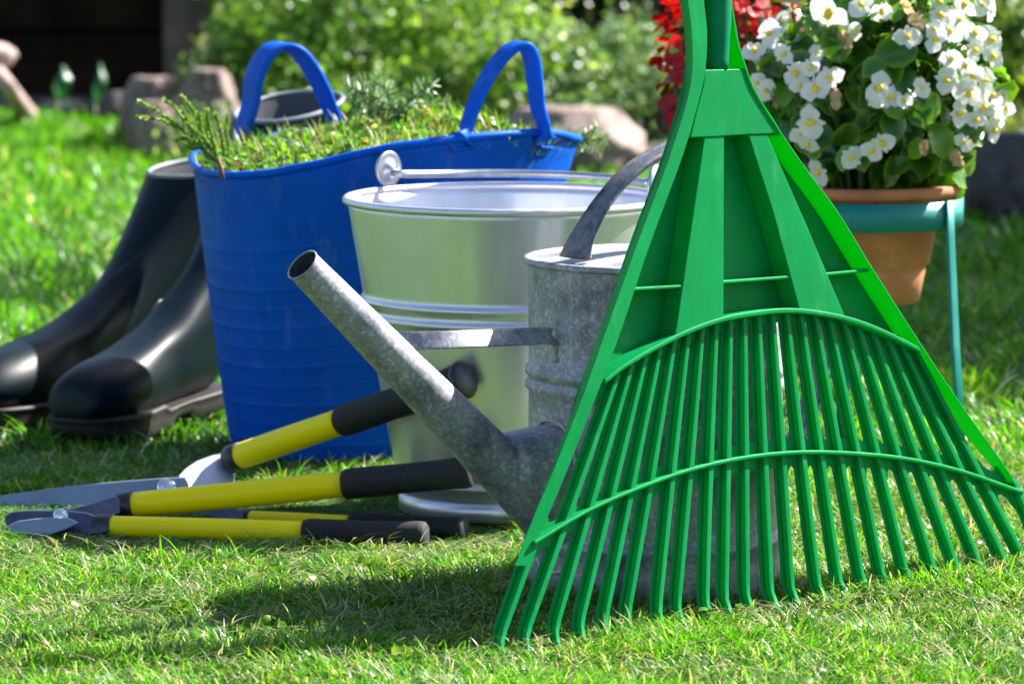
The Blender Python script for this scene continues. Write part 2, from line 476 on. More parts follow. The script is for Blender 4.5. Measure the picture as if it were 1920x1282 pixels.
# planting bed along the fence
mb = MB(); nb = 60
va, vb = [], []
for i in range(nb + 1):
    x = -4 + 8 * i / nb
    edge = 9.35 + 0.25 * noise.noise(Vector((x * 1.3, 3, 1)))
    if x < -0.38: edge = 10.6 + 0.2 * noise.noise(Vector((x * 1.3, 3, 1)))
    if x > 0.5: edge = 8.5 + 0.1 * noise.noise(Vector((x * 1.3, 3, 1)))
    va.append((x, edge, 0.006)); vb.append((x, 11.6, 0.012))
mb.add(va + [(p[0], p[1] + 0.1, 0.02) for p in va] + [(p[0], 11.0, 0.022) for p in va] + vb,
       [(r * (nb + 1) + i, r * (nb + 1) + i + 1, (r + 1) * (nb + 1) + i + 1, (r + 1) * (nb + 1) + i) for r in range(3) for i in range(nb)])
tag(mb.build('planting_bed', M['bed']), kind='structure')

# ------------------------------------------------------------------ grass
GREENS = [(0.085, 0.27, 0.012), (0.14, 0.36, 0.015), (0.05, 0.19, 0.014), (0.22, 0.43, 0.04), (0.03, 0.13, 0.025), (0.50, 0.46, 0.24), (0.66, 0.62, 0.50), (0.36, 0.19, 0.08)]
GW = [30, 26, 20, 12, 12, 6, 5, 2]
def keep_out(x, y):
    k = np.ones(len(x), bool)
    for c, r in ((TUB_B, 0.137), (BUC, 0.105), (CAN, 0.118)):
        k &= (x - c.x) ** 2 + (y - c.y) ** 2 > r * r
    return k
def lawn(n, x0, x1, y0, y1, h, w, lean=1.0, dry=1.0):
    x = rng.uniform(x0, x1, n); y = rng.uniform(y0, y1, n)
    k = keep_out(x, y); x, y = x[k], y[k]; n = len(x)
    # tufts: clumped heights and shared lean directions
    tx, ty = np.floor(x / 0.035), np.floor(y / 0.035)
    hsh = np.modf(np.abs(np.sin(tx * 12.9898 + ty * 78.233) * 43758.5453))[0]
    big = np.array([noise.noise(Vector((a * 5, b * 5, 2))) for a, b in zip(x, y)])
    ang = hsh * 6.283 * 1.0 + rng.normal(0, 0.9, n)
    D = np.stack([np.cos(ang), np.sin(ang)], 1)
    H = h * rng.uniform(0.45, 1.1, n) * (0.75 + 0.5 * hsh) * (1 + 0.5 * big)
    L = H * rng.uniform(0.2, 1.5, n) * lean
    W = w * rng.uniform(0.6, 1.35, n)
    C = pick(n, GREENS, [a * (dry if i >= 5 else 1) for i, a in enumerate(GW)])
    C *= (1 + 0.35 * big)[:, None]
    B = np.stack([x, y, np.full(n, -0.006)], 1)
    press = (x > -.64) & (x < .0) & (y > 4.72 + .0 * x) & (y < 5.03)
    H[press] *= 0.35
    press = (np.abs(x + .02 - .0) < .16) & (y > 4.7) & (y < 4.9)
    H[press] *= 0.8
    press = (x > -.64) & (x < .0) & (y > 4.60) & (y < 4.72)
    H[press] *= 0.6
    tall = rng.random(n) < 0.02
    H[tall] *= 1.6
    return blades(B, D, H, L, W, C, rng.uniform(-0.5, 0.5, n))
def thatch(n, x0, x1, y0, y1, s):
    """dry bits lying on the turf"""
    x = rng.uniform(x0, x1, n); y = rng.uniform(y0, y1, n); k = keep_out(x, y) & ~((x < .02) & (y > 4.68) & (y < 5.04)); x, y = x[k], y[k]; n = len(x)
    a = rng.uniform(0, 6.283, n); D = np.stack([np.cos(a), np.sin(a)], 1)
    B = np.stack([x, y, rng.uniform(0.004, 0.014, n)], 1)
    C = pick(n, [(0.55, 0.48, 0.33), (0.45, 0.40, 0.2), (0.5, 0.36, 0.25), (0.2, 0.28, 0.06)], [4, 3, 2, 3])
    return blades(B, D, rng.normal(0, 0.006, n), s * rng.uniform(0.5, 1.3, n), np.full(n, 0.0013), C)
G = [lawn(150000, -0.62, 0.66, 3.75, 5.3, 0.025, 0.0017),
     thatch(16000, -0.62, 0.66, 3.75, 5.3, 0.026),
     lawn(42000, -0.95, 0.95, 5.3, 7.2, 0.032, 0.0034, dry=0.6),
     lawn(26000, -1.3, 1.3, 7.2, 9.9, 0.046, 0.0055, dry=0.4), lawn(7000, -1.5, -.4, 9.8, 10.7, .05, .007, dry=.3),
     lawn(9000, -1.3, -0.62, 3.6, 5.3, 0.036, 0.004), lawn(9000, 0.66, 1.35, 3.6, 5.3, 0.036, 0.004),
     lawn(9000, -2.4, -0.95, 5.3, 9.9, 0.045, 0.008), lawn(9000, 0.95, 2.4, 5.3, 8.4, 0.045, 0.008)]
V, F, C = join(G)
tag(npmesh('grass', V, F, C, M['grass']), 'short green lawn grass mixed with dry straw blades', 'grass', kind='stuff')
# small broad clover-like leaves in the near turf
n = 1500; x = rng.uniform(-0.6, 0.65, n); y = rng.uniform(3.8, 5.2, n); k = keep_out(x, y) & ~((x < .02) & (y > 4.66) & (y < 5.04)); x, y = x[k], y[k]; n = len(x)
Nr = rng.normal(size=(n, 3)) * 0.5 + np.array([0, -0.2, 1]); Nr /= np.linalg.norm(Nr, axis=1)[:, None]
V, F, C = leaves(np.stack([x, y, rng.uniform(0.006, 0.015, n)], 1), Nr, rng.uniform(0.006, 0.013, n), pick(n, [(0.13, 0.27, 0.04), (0.08, 0.18, 0.04), (0.2, 0.3, 0.05)], [2, 2, 1]), 0.75)
tag(npmesh('lawn_weeds', V, F, C, M['grass']), 'tiny broad weed leaves scattered in the near turf', 'weeds', kind='stuff')

# ------------------------------------------------------------------ RAKE
GL0 = gnd(927, 1232); GL1 = gnd(1965, 1048)
RU = (GL1 - GL0).normalized()
RBK = Vector((-RU.y, RU.x, 0))           # horizontal, away from the camera
LEAN = R(5.0)
RV = Vector((0, 0, 1)) * math.cos(LEAN) + RBK * math.sin(LEAN)
RN = RU.cross(RV); RN = RN if RN.y < 0 else -RN   # towards the camera
def RP(px, py, w=0.0):
    d = ray(px, py); o = GL0 + RN * w
    return CO + d * ((o - CO).dot(RN) / d.dot(RN))
rake = thing('leaf_rake', (GL0 + GL1) / 2, 'big bright green plastic fan rake standing tines down on the grass', 'rake')
WF, WB, WS = 0.012, -0.014, -0.012
ARC1 = [(1126, 723), (1180, 682), (1270, 632), (1350, 601), (1430, 586), (1500, 583), (1587, 597), (1660, 623), (1737, 662)]
ARC2 = [(1003, 1018), (1100, 960), (1200, 915), (1300, 880), (1400, 858), (1500, 848), (1600, 850), (1700, 860), (1800, 882), (1897, 915), (1920, 922)]
def smooth2(pts, n):
    c = catmull([Vector((a, b, 0)) for a, b in pts], 8); return resample([(p.x, p.y) for p in c], n)
A1 = smooth2(ARC1, 60); A2 = smooth2(ARC2, 80)
LO = [(1269, -90), (1274, 0), (1282, 50), (1286, 125), (1280, 180), (1267, 225), (1250, 275), (1235, 320), (1177, 474), (1117, 638), (1043, 856), (1003, 960), (966, 1060)]
LI = [(1318, -90), (1320, 0), (1326, 62), (1323, 132), (1315, 170), (1302, 220), (1290, 262), (1270, 320), (1213, 474), (1158, 638), (1072, 860), (1024, 975), (986, 1060)]
RO = [(1368, -90), (1373, 0), (1380, 45), (1387, 85), (1402, 130), (1412, 160), (1432, 195), (1455, 230), (1470, 255), (1515, 320), (1574, 400), (1637, 503), (1737, 659), (1817, 778), (1896, 889), (1912, 930)]
RI = [(1348, -90), (1355, 0), (1364, 60), (1370, 105), (1376, 130), (1386, 160), (1405, 200), (1432, 235), (1450, 260), (1497, 320), (1546, 400), (1614, 500), (1722, 662), (1796, 780), (1874, 893), (1896, 930)]
def bar(O, I, name):
    o = resample([(p.x, p.y) for p in catmull([Vector((a, b, 0)) for a, b in O], 4)], 50)
    i = resample([(p.x, p.y) for p in catmull([Vector((a, b, 0)) for a, b in I], 4)], 50)
    wall = 0.34 if O is LO else 0.0
    A, B, C_, D_ = [], [], [], []
    for k, (p, q) in enumerate(zip(o, i)):
        f = min(1, max(0, (1000 - p[1]) / 260)); wf = 0.0035 + (WF - 0.0035) * f; wb = -0.003 + (WB + 0.003) * f
        fr = (p[0] + (q[0] - p[0]) * wall * f, p[1])
        A.append(RP(*fr, wf)); B.append(RP(*q, wf)); D_.append(RP(*q, wf) + RN * (wb - wf))
        C_.append(RP(*p, wb) if wall else RP(*p, wf) + RN * (wb - wf))
    m = MB(); hull4(m, A, B, C_, D_)
    m.build(name, M['rake'], rake, smooth=False, bevel=0.002)
bar(LO, LI, 'side_bar')
o_ = resample([(p.x, p.y) for p in catmull([Vector((a, b, 0)) for a, b in RO], 4)], 60)
A, B, C_, D_ = [], [], [], []
for p in o_:
    f = min(1, max(0, (930 - p[1]) / 200)); wf = 0.005 + (WF - 0.005) * f; wb = -0.006 + (WB + 0.004) * f
    q = RP(*p, wf); A.append(q); B.append(q - RU * .0028); C_.append(q + RN * (wb - wf)); D_.append(q - RU * .0028 + RN * (wb - wf))
m = MB(); hull4(m, A, B, C_, D_); m.build('side_bar', M['rake_edge'], rake, smooth=False, bevel=0.0007)
# recessed sheet between the bars above the first arc
def lerp2(P, y):
    for a, b in zip(P, P[1:]):
        if a[1] <= y <= b[1]: return a[0] + (b[0] - a[0]) * (y - a[1]) / (b[1] - a[1])
    return P[-1][0]
poly = [(lerp2(LO, y) + 14, y) for y in (-80, 0, 60, 130, 200, 260, 320, 400, 500, 600, 690)] + [(p[0], p[1] + 2) for p in A1] + [(lerp2(RI, y) + 12, y) for y in (640, 560, 480, 400, 330, 280, 230, 180, 135, 60, 0, -80)]
m = MB(); prism(m, [RP(*p, WS) for p in poly], RN * -0.002)
m.build('back_sheet', M['rake'], rake, smooth=False)
def plate(pts, w1, name, w0=WS + 0.0005, bev=0.0012):
    m = MB(); prism(m, [RP(*p, w1) for p in pts], RN * (w0 - w1)); return m.build(name, M['rake'], rake, smooth=False, bevel=bev)
def arcy(A, x):
    for a, b in zip(A, A[1:]):
        if a[0] <= x <= b[0]: return a[1] + (b[1] - a[1]) * (x - a[0]) / (b[0] - a[0])
    return A[-1][1] if x > A[-1][0] else A[0][1]
plate([(1322, 131), (1399, 129), (1416, 168), (1440, 215), (1466, 251), (1400, 253), (1340, 257), (1294, 259), (1306, 210), (1319, 160)], 0.0105, 'neck_plate')
plate([(1321, 256), (1358, 254), (1357, arcy(A1, 1357) + 1), (1310, arcy(A1, 1310) + 1), (1265, arcy(A1, 1265) + 1)], 0.0095, 'radial_beam')
plate([(1403, 252), (1438, 251), (1514, 425), (1587, arcy(A1, 1587) + 1), (1545, arcy(A1, 1545) + 1), (1500, arcy(A1, 1500) + 1), (1450, 400)], 0.0095, 'radial_beam')
for a, b in (((1184, 543), (1284, 537)), ((1352, 530), (1482, 520)), ((1548, 515), (1630, 507))):
    m = MB(); prism(m, [RP(a[0], a[1] - 3.5, 0.0085), RP(b[0], b[1] - 3.5, 0.0085), RP(b[0], b[1] + 2.5, 0.0085), RP(a[0], a[1] + 2.5, 0.0085)], RN * (WS + 0.0005 - 0.0085))
    m.build('cross_rib', M['rake'], rake, smooth=False, bevel=0.0008)
def arc_rib(A, h, w, name, wb):
    m = MB(); ribbon_solid(m, [RP(p[0], p[1] - h, w) for p in A], [RP(p[0], p[1] + h, w) for p in A], RN * (wb - w))
    m.build(name, M['rake'], rake, smooth=False, bevel=0.0012)
arc_rib(A1[1:-1], 5.0, 0.0115, 'curved_rib', WS); arc_rib(A2, 4.0, 0.0075, 'curved_rib', -0.0035)
TIPX = [927, 973, 1027, 1077, 1125, 1173, 1222, 1268, 1311, 1355, 1398, 1442, 1488, 1530, 1574, 1617, 1660, 1706, 1752, 1795, 1840, 1881, 1921, 1957]
def tip(i): return (TIPX[i], 1232 + (1048 - 1232) * (TIPX[i] - 927) / (1965 - 927))
def top(i, bar_end=True):
    if bar_end and i == 0: return (1102, 723)
    if bar_end and i == 23: return (1795, 662)
    x = 1128 + (1733 - 1128) * i / 23; return (x, arcy(A1, x))
def mid(i):
    a, b = top(i), tip(i)
    for k in range(401):
        t = k / 400; x = a[0] + (b[0] - a[0]) * t; y = a[1] + (b[1] - a[1]) * t
        if y >= arcy(A2, x): return (x, y), t
    return b, 1
for i in range(24):
    a, b = top(i), tip(i); mm, tm = mid(i)
    P0, Pm, P1 = RP(*a), RP(*mm), RP(*b)
    ax = (P1 - P0).normalized(); sd = ax.cross(RN).normalized()
    if sd.x < 0: sd = -sd
    L = (P1 - P0).length
    t0 = 0.0 if 0 < i < 23 else tm * 0.93
    ts = [t0] + [t0 + (0.90 - t0) * k / 6 for k in range(1, 7)] + [0.94, 0.975, 1.0]
    m = MB()
    jx, jw = rnd.uniform(-.0022, .0022), rnd.uniform(-.004, .005)
    def sect(t, hw, w):
        bend = max(0, t - 0.92) / 0.08
        c = P0 + ax * (L * t) + RN * (0.010 * bend * bend + jw * t * t) + sd * (jx * t * t)
        if bend > 0: c = c - sd * (ax.dot(RU) * 0.4 * L * (t - 0.92))
        return c - sd * hw + RN * w, c + sd * hw + RN * w
    for hwf, w0, w1 in (((0.0062, 0.0078), -0.004, -0.0015), ((0.0026, 0.0034), -0.0016, 0.0046)):
        A_, B_, d_ = [], [], RN * (w0 - w1)
        for t in ts:
            hw = hwf[0] + (hwf[1] - hwf[0]) * min(1, t / max(tm, .01)) if t < tm else hwf[1] * (1 - 0.15 * (t - tm) / (1 - tm))
            if t > 0.93: hw *= 0.92
            l, r = sect(t, hw, w1); A_.append(l); B_.append(r)
        ribbon_solid(m, A_, B_, d_)
    m.build('tine', M['rake'], rake, smooth=False, bevel=0.0011)
# webs between tines around both arcs
m = MB(); m2 = MB()
for i in range(23):
    b0, b1 = tip(i), tip(i + 1)
    (m0, t0), (m1, t1) = mid(i), mid(i + 1)
    def pt(s, off, end):
        a0, a1 = top(i, end), top(i + 1, end); ta = (t0 if end else 0); tb = (t1 if end else 0)
        la = math.hypot(b0[0] - a0[0], b0[1] - a0[1]); lb = math.hypot(b1[0] - a1[0], b1[1] - a1[1])
        ta += off / la; tb += off / lb
        pa = (a0[0] + (b0[0] - a0[0]) * ta, a0[1] + (b0[1] - a0[1]) * ta); pb = (a1[0] + (b1[0] - a1[0]) * tb, a1[1] + (b1[1] - a1[1]) * tb)
        return RP(pa[0] + (pb[0] - pa[0]) * s, pa[1] + (pb[1] - pa[1]) * s, -0.0018)
    S = [k / 12 for k in range(13)]
    rr = lambda s: math.sqrt(max(0, 1 - (abs(2 * s - 1) / 0.50) ** 2)) if abs(2 * s - 1) < 0.50 else 0
    if 0 < i < 22 or True:
        ribbon_solid(m, [pt(s, 0, False) for s in S], [pt(s, 34 - 14 * rr(s), False) for s in S], RN * -0.002)
    ribbon_solid(m2, [pt(s, -42 + 16 * rr(s), True) for s in S], [pt(s, 46 - 22 * rr(s), True) for s in S], RN * -0.002)
m.build('web_strip', M['rake'], rake, smooth=False); m2.build('web_strip', M['rake'], rake, smooth=False)
# socket and pole
s0 = RP(1345, 135, 0.0); s1 = RP(1345, -70, 0.002); ax = (s1 - s0).normalized()
m = MB(); tube(m, [s0, s0 + ax * .01, s0 + ax * 0.03, s0 + ax * 0.045, s1, s1 + ax * .05], [0.0105, 0.0105, 0.0115, 0.0130, 0.0130, 0.0135], 24)
m.build('socket', M['rake_dark'], rake)
m = MB(); tube(m, [s1 + ax * 0.03, s1 + ax * 0.4, s1 + ax * 0.95], 0.0118, 20)
m.build('pole', M['rake_dark'], rake)

# ------------------------------------------------------------------ WATERING CAN
SD = Vector((-0.82, -0.57, 0)).normalized()      # spout direction
can = thing('watering_can', CAN, 'old grey galvanised watering can with long bare spout behind the green rake', 'watering can')
r = 0.1205
m = MB()
prof = [(0, .004), (r - .004, .004), (r - .002, 0), (r, 0), (r + .001, .003), (r, .028), (r + .0005, .040), (r + .0035, .044), (r + .0042, .047), (r + .0032, .050), (r - .0005, .053), (r - .001, .058)]
for z in (0.08, 0.11, 0.14, 0.17): prof.append((r - .001, z))
for zc in (0.190, 0.203):
    prof += [(r - .001, zc - .006), (r + .0022, zc - .0025), (r + .0022, zc + .0025), (r - .001, zc + .006)]
prof += [(r - .001, .23), (r - .0005, .27), (r, .3035)]
lathe(m, prof, CAN, 128); m.build('body', M['zinc'], can)
m = MB()
lathe(m, [(r, .303), (r + .003, .3035), (r + .0045, .306), (r + .003, .3095), (r - .001, .310), (r - .003, .307), (r - .006, .306), (r * .6, .311), (r * .3, .3135), (0.001, .314)], CAN, 128)
m.build('lid', M['zinc'], can)
# spout
tipP = Vector((CAN.x, CAN.y, 0)) + SD * 0.392; tipP.z = 0.3235
rootP = Vector((CAN.x, CAN.y, 0)) + SD * 0.085; rootP.z = 0.038
sx = (rootP - tipP).normalized()
m = MB(); n = 26
path = [tipP + (rootP - tipP) * k / n for k in range(n + 1)]
rad = [0.0158 + (0.0285 - 0.0158) * (k / n) ** 1.05 for k in range(n + 1)]
inner = [x_ - 0.0011 for x_ in rad]
tube(m, path[::-1], rad[::-1], 40, cap=False)
m.build('spout', M['zinc'], can)
m = MB(); tube(m, [path[0] + sx * .0004] + path[1:12], [q_ - .0002 for q_ in inner[0:12]], 40, cap=False); m.build('spout_bore', M['bore'], can)
m = MB()
q1 = sx.orthogonal().normalized(); q2 = sx.cross(q1)
tube(m, [tipP + (q1 * math.cos(a) + q2 * math.sin(a)) * 0.0158 for a in [2 * math.pi * k / 40 for k in range(40)]], 0.0009, 8, closed=True)
m.build('spout_rim', M['zinc'], can)
# collar between spout and body
side = Vector((-SD.y, SD.x, 0))
m = MB(); vs, fs = [], []; K = 14; S_ = 28
for k in range(K + 1):
    t = k / K                                  # 0 at the body, 1 out along the spout
    rr_ = 0.112 + 0.062 * t
    base = CAN + SD * rr_
    axis_z = rootP.z + (tipP.z - rootP.z) * (rr_ - 0.085) / (0.392 - 0.085)
    zt = 0.160 - 0.006 * t; zb = axis_z - 0.018
    zt = max(zt, axis_z + 0.01)
    w = 0.034 * (1 - t) ** 0.5 + 0.0235 * t
    zc, hz = (zt + zb) / 2, (zt - zb) / 2
    for j in range(S_):
        a = 2 * math.pi * j / S_
        ca, sa = math.cos(a), math.sin(a)
        ca = math.copysign(abs(ca) ** 0.7, ca); sa = math.copysign(abs(sa) ** 0.7, sa)
        vs.append(base + side * (ca * w) + Vector((0, 0, zc + sa * hz)))
for k in range(K):
    for j in range(S_): fs.append((k * S_ + j, k * S_ + (j + 1) % S_, (k + 1) * S_ + (j + 1) % S_, (k + 1) * S_ + j))
fs.append(tuple(K * S_ + j for j in range(S_)))
m.add(vs, fs); m.build('spout_collar', M['zinc'], can)
# rough solder beads where collar and brace meet the body
m = MB(); ringp = []
for j in range(48):
    a = 2 * math.pi * j / 48; w_ = math.copysign(abs(math.cos(a)) ** .7, math.cos(a)) * .0345; z_ = .092 + math.copysign(abs(math.sin(a)) ** .7, math.sin(a)) * .071
    ringp.append(CAN + SD * (math.sqrt(max(0, r * r - w_ * w_)) + .0005) + side * w_ + Vector((0, 0, z_)))
tube(m, ringp, [0.0022 + 0.0013 * noise.noise(p * 120) for p in ringp], 8, closed=True); m.build('solder_bead', M['solder'], can)
# brace strip
bz = 0.2425
m = MB(); nrm = side if side.y < 0 else -side
p_a = CAN + SD * 0.292 + Vector((0, 0, bz + 0.006)); p_b = CAN + SD * 0.132 + Vector((0, 0, bz + 0.001)); p_c = CAN + SD * 0.119 + Vector((0, 0, bz - .001))
strap(m, [p_a + nrm * .004, p_a * .5 + p_b * .5 + nrm * .006, p_b + nrm * .007, p_c + nrm * .006], Vector((0, 0, 1)) * .72 - nrm * .55, [0.020, .0185, .0185, .0195], 0.0016)
m.build('brace', M['zinc'], can, bevel=0)
m = MB(); nb_ = []
for k in range(10):
    nb_.append(CAN + SD * (r + .0005) + nrm * .006 + Vector((0, 0, bz + .016 - .0045 * k)) - SD * .0008)
tube(m, nb_, [0.001 + .0035 * abs(math.sin(k * 1.3 + .4)) for k in range(10)], 8); m.build('solder_bead', M['solder'], can)
# handle: folded strip arching from lid over the back
hp = [(-.094, .3125), (-.086, .330), (-.066, .358), (-.036, .386), (.0, .405), (.05, .418), (.10, .410), (.150, .375), (.185, .320), (.199, .255), (.196, .19), (.17, .125), (.128, .085), (.118, .078)]
hpath = catmull([CAN - SD * a + Vector((0, 0, z)) for a, z in hp], 5)
nh = len(hpath)
m = MB()
wd = [0.048 - 0.020 * min(1, k / 12) for k in range(nh)]
strap(m, [p for p in hpath], side, wd, 0.003)
for sg in (-1, 1):
    off = [side * (sg * (wd[k] / 2 - .003)) for k in range(nh)]
    tube(m, [p + o_ for p, o_ in zip(hpath, off)], [0.0010 + 0.0026 * min(1, max(0, k - 2) / 14) for k in range(nh)], 10)
m.build('handle', M['rusty'], can)
m = MB()
for sg in (-1, 1):
    c = CAN - SD * -0.088 + side * (sg * 0.013) + Vector((0, 0, .3155))
    lathe(m, [(.0001, .002), (.0025, .0016), (.0036, 0), (.0036, -.002)], c, 12)
m.build('rivet', M['rusty'], can)

# ------------------------------------------------------------------ BUCKET
buc = thing('metal_bucket', BUC, 'shiny galvanised steel bucket with two raised bands and its bail handle folded back', 'bucket')
H_ = 0.3225; rt, rb_ = 0.1655, 0.1075
def br(z): return rb_ + (rt - rb_) * (z / H_) ** 0.92
m = MB(); prof = [(0, .012), (rb_ - .004, .012), (br(.012), .0125), (br(.02), .02)]
z = 0.03
while z < H_ - .004:
    k = 0
    for zc in (0.204, 0.220): k += 0.0045 * math.exp(-((z - zc) / 0.0042) ** 2)
    k += 0.003 * math.exp(-((z - 0.034) / 0.003) ** 2)
    prof.append((br(z) + k, z)); z += 0.0018 if (0.185 < z < 0.24 or z < .05) else 0.008
prof.append((rt, H_))
prof_in = [(rr_ - .0015, zz) for rr_, zz in prof[::-1] if zz > .012] + [(0, .0145)]
lathe(m, prof + prof_in, BUC, 144); m.build('pail', M['steel'], buc)
def ring(c, rad_, z, t, name, mat, par, squash=1.0):
    m = MB(); seg = 144
    vs, fs = [], []
    for k in range(seg):
        a = 2 * math.pi * k / seg
        for j in range(12):
            b = 2 * math.pi * j / 12
            rr_ = rad_ + t * math.cos(b); vs.append(Vector((c.x + rr_ * math.cos(a), c.y + rr_ * math.sin(a), z + t * squash * math.sin(b))))
    for k in range(seg):
        for j in range(12): fs.append((k * 12 + j, k * 12 + (j + 1) % 12, ((k + 1) % seg) * 12 + (j + 1) % 12, ((k + 1) % seg) * 12 + j))
    m.add(vs, fs); return m.build(name, mat, par)
ring(BUC, rt + .001, H_, 0.0042, 'rolled_rim', M['steel'], buc)
m = MB(); lathe(m, [(rb_ + .004, 0), (rb_ + .0055, .001), (rb_ + .0062, .018), (rb_ + .0035, .0195), (rb_ - .002, .0195), (rb_ - .002, 0)], BUC, 144, closed=True); m.build('foot_ring', M['steel'], buc)
# ears and bail
def ear(phi, name='ear'):
    rad_ = Vector((math.cos(phi), math.sin(phi), 0)); c = BUC + rad_ * (rt + .002) + Vector((0, 0, H_ + .022))
    tang = Vector((-rad_.y, rad_.x, 0))
    m = MB(); vs, fs = [], []; S_ = 32
    prof_ = [(0.0, .009), (.004, .0088), (.007, .006), (.009, .003), (.015, .0018), (.0185, .003), (.0195, .0018), (.0185, -.001), (.0, -.001)]
    face = -rad_
    for rr_, h in prof_:
        for k in range(S_):
            a = 2 * math.pi * k / S_
            vs.append(c + tang * (rr_ * math.cos(a)) + Vector((0, 0, 1)) * (rr_ * math.sin(a)) + face * h)
    for i in range(len(prof_) - 1):
        for k in range(S_): fs.append((i * S_ + k, i * S_ + (k + 1) % S_, (i + 1) * S_ + (k + 1) % S_, (i + 1) * S_ + k))
    m.add(vs, fs); e = m.build(name, M['ear'], buc); return c, face
e1, f1 = ear(R(139)); e2, f2 = ear(R(-24))
m = MB()
pts = [e1 + f1 * .006 + Vector((0, 0, -.003)), e1 + f1 * .012 + Vector((0.010, 0, -.0045))]
for d_ in (112, 90, 68, 46, 24, 4):
    w = (112 - d_) / 108
    rr_ = rt - .004 + 0.006 * math.sin(math.pi * w)
    pts.append(BUC + Vector((math.cos(R(d_)) * rr_, math.sin(R(d_)) * rr_, H_ + 0.0095 + 0.0045 * (1 - w))))
pts += [e2 + f2 * .010, e2 + f2 * .004]
tube(m, catmull(pts, 8), 0.0042, 14); m.build('bail_handle', M['ear'], buc)

# ------------------------------------------------------------------ BLUE TUB
tub = thing('garden_tub', TUB_B, 'blue flexible plastic garden tub with two loop handles, filled with clippings', 'tub')
DZ = [(-180, -20), (-160, -32), (-130, -26), (-115, -10), (-102, 9), (-90, 31), (-75, 42), (-64, 48), (-45, 51), (-30, 48), (-14, 32), (0, 18), (30, 17), (60, 17), (90, 16), (105, 15), (120, 9), (140, -3), (160, -10), (180, -20)]
def tub_dz(deg):
    deg = (deg + 180) % 360 - 180
    for a, b in zip(DZ, DZ[1:]):
        if a[0] <= deg <= b[0]:
            t = (deg - a[0]) / (b[0] - a[0]); t = t * t * (3 - 2 * t); return (a[1] + (b[1] - a[1]) * t) * 0.0006
    return 0
NS = 180
dzs = [tub_dz(360 * k / NS - 180) for k in range(NS)]
dzs = [sum(dzs[(k + j) % NS] for j in range(-5, 6)) / 11 for k in range(NS)]
def tub_pt(k, s, off=0.0):
    deg = 360 * (k % NS) / NS - 180; a = R(deg)
    rr_ = 0.14 + (0.217 - 0.14) * s ** 0.9
    wob = 0.004 * math.sin(3 * a + 1.0) * s + 0.003 * math.sin(5 * a) * s * s
    rr_ += wob + off
    c = TUB_B.lerp(Vector((TUB_T.x, TUB_T.y, 0)), s)
    return Vector((c.x + rr_ * math.cos(a), c.y + rr_ * math.sin(a), s * (TUB_T.z + dzs[k % NS]) + 0.0))
m = MB(); rings = [(0.0, -.10), (0.0, -.012), (0.012, -.002), (0.03, 0)]
s = 0.05
ridges = [0.07 + 0.0665 * k for k in range(11)]
ss = sorted(set([0.045 + 0.0265 * k for k in range(36)] + [q + d for q in ridges for d in (-.0065, -.0022, 0.0022, .0065)] + [1.0]))
for s in ss:
    k = 0.0
    for q in ridges:
        k += 0.00065 * math.exp(-((s - q) / 0.0030) ** 2)
    rings.append((s, k))
inner = [(1.0, -.0035)] + [(1 - .05 * k, -.0035) for k in range(1, 19)]
allr = rings + inner
vs = [tub_pt(k, s, o_) for s, o_ in allr for k in range(NS)]
fs = [(i * NS + k, i * NS + (k + 1) % NS, (i + 1) * NS + (k + 1) % NS, (i + 1) * NS + k) for i in range(len(allr) - 1) for k in range(NS)]
fs.append(tuple(range(NS)))
m.add(vs, fs); m.build('tub_wall', M['blue'], tub)
m = MB(); tube(m, [tub_pt(k, 1.0, .0005) + Vector((0, 0, .001)) for k in range(NS)], 0.0042, 12, closed=True); m.build('rim', M['blue'], tub)
# handles (flat loops whose feet flare into the wall)
def tub_handle(px, depths, width, flare):
    P_ = []
    n = len(px)
    for i, (a, b) in enumerate(px):
        t = i / (n - 1); P_.append(at(a, b, depths[0] * (1 - t) + depths[1] * t - (depths[2] if len(depths) > 2 else 0) * math.sin(math.pi * t)))
    pth = catmull(P_, 6); N_ = len(pth)
    d = (P_[-1] - P_[0]); d.z = 0; W_ = Vector((d.y, -d.x, 0)).normalized()
    th, wdt = [], []
    for k in range(N_):
        t = k / (N_ - 1); e = min(t, 1 - t)
        f = max(0, 1 - e / 0.13)
        th.append(0.0075 + flare * f ** 1.8); wdt.append(width * (0.55 + 0.45 * math.sin(math.pi * t) ** 1.5) * (1 - 0.8 * f ** 0.6) + .004)
    m = MB(); strap(m, pth, W_, wdt, th); return m
m = tub_handle([(872, 264), (873, 248), (879, 225), (894, 185), (918, 138), (950, 98), (978, 84), (995, 105), (1003, 155), (1008, 200), (1017, 228), (1022, 246), (1023, 262)], (5.192, 5.262, -.02), 0.022, 0.022)
m.build('loop_handle', M['blue'], tub)
m = tub_handle([(447, 278), (449, 262), (457, 238), (470, 195), (476, 150), (494, 108), (524, 86), (556, 96), (584, 132), (607, 176), (624, 218), (634, 238), (636, 254)], (5.53, 5.592, .015), 0.044, 0.030)
m.build('loop_handle', M['blue'], tub)
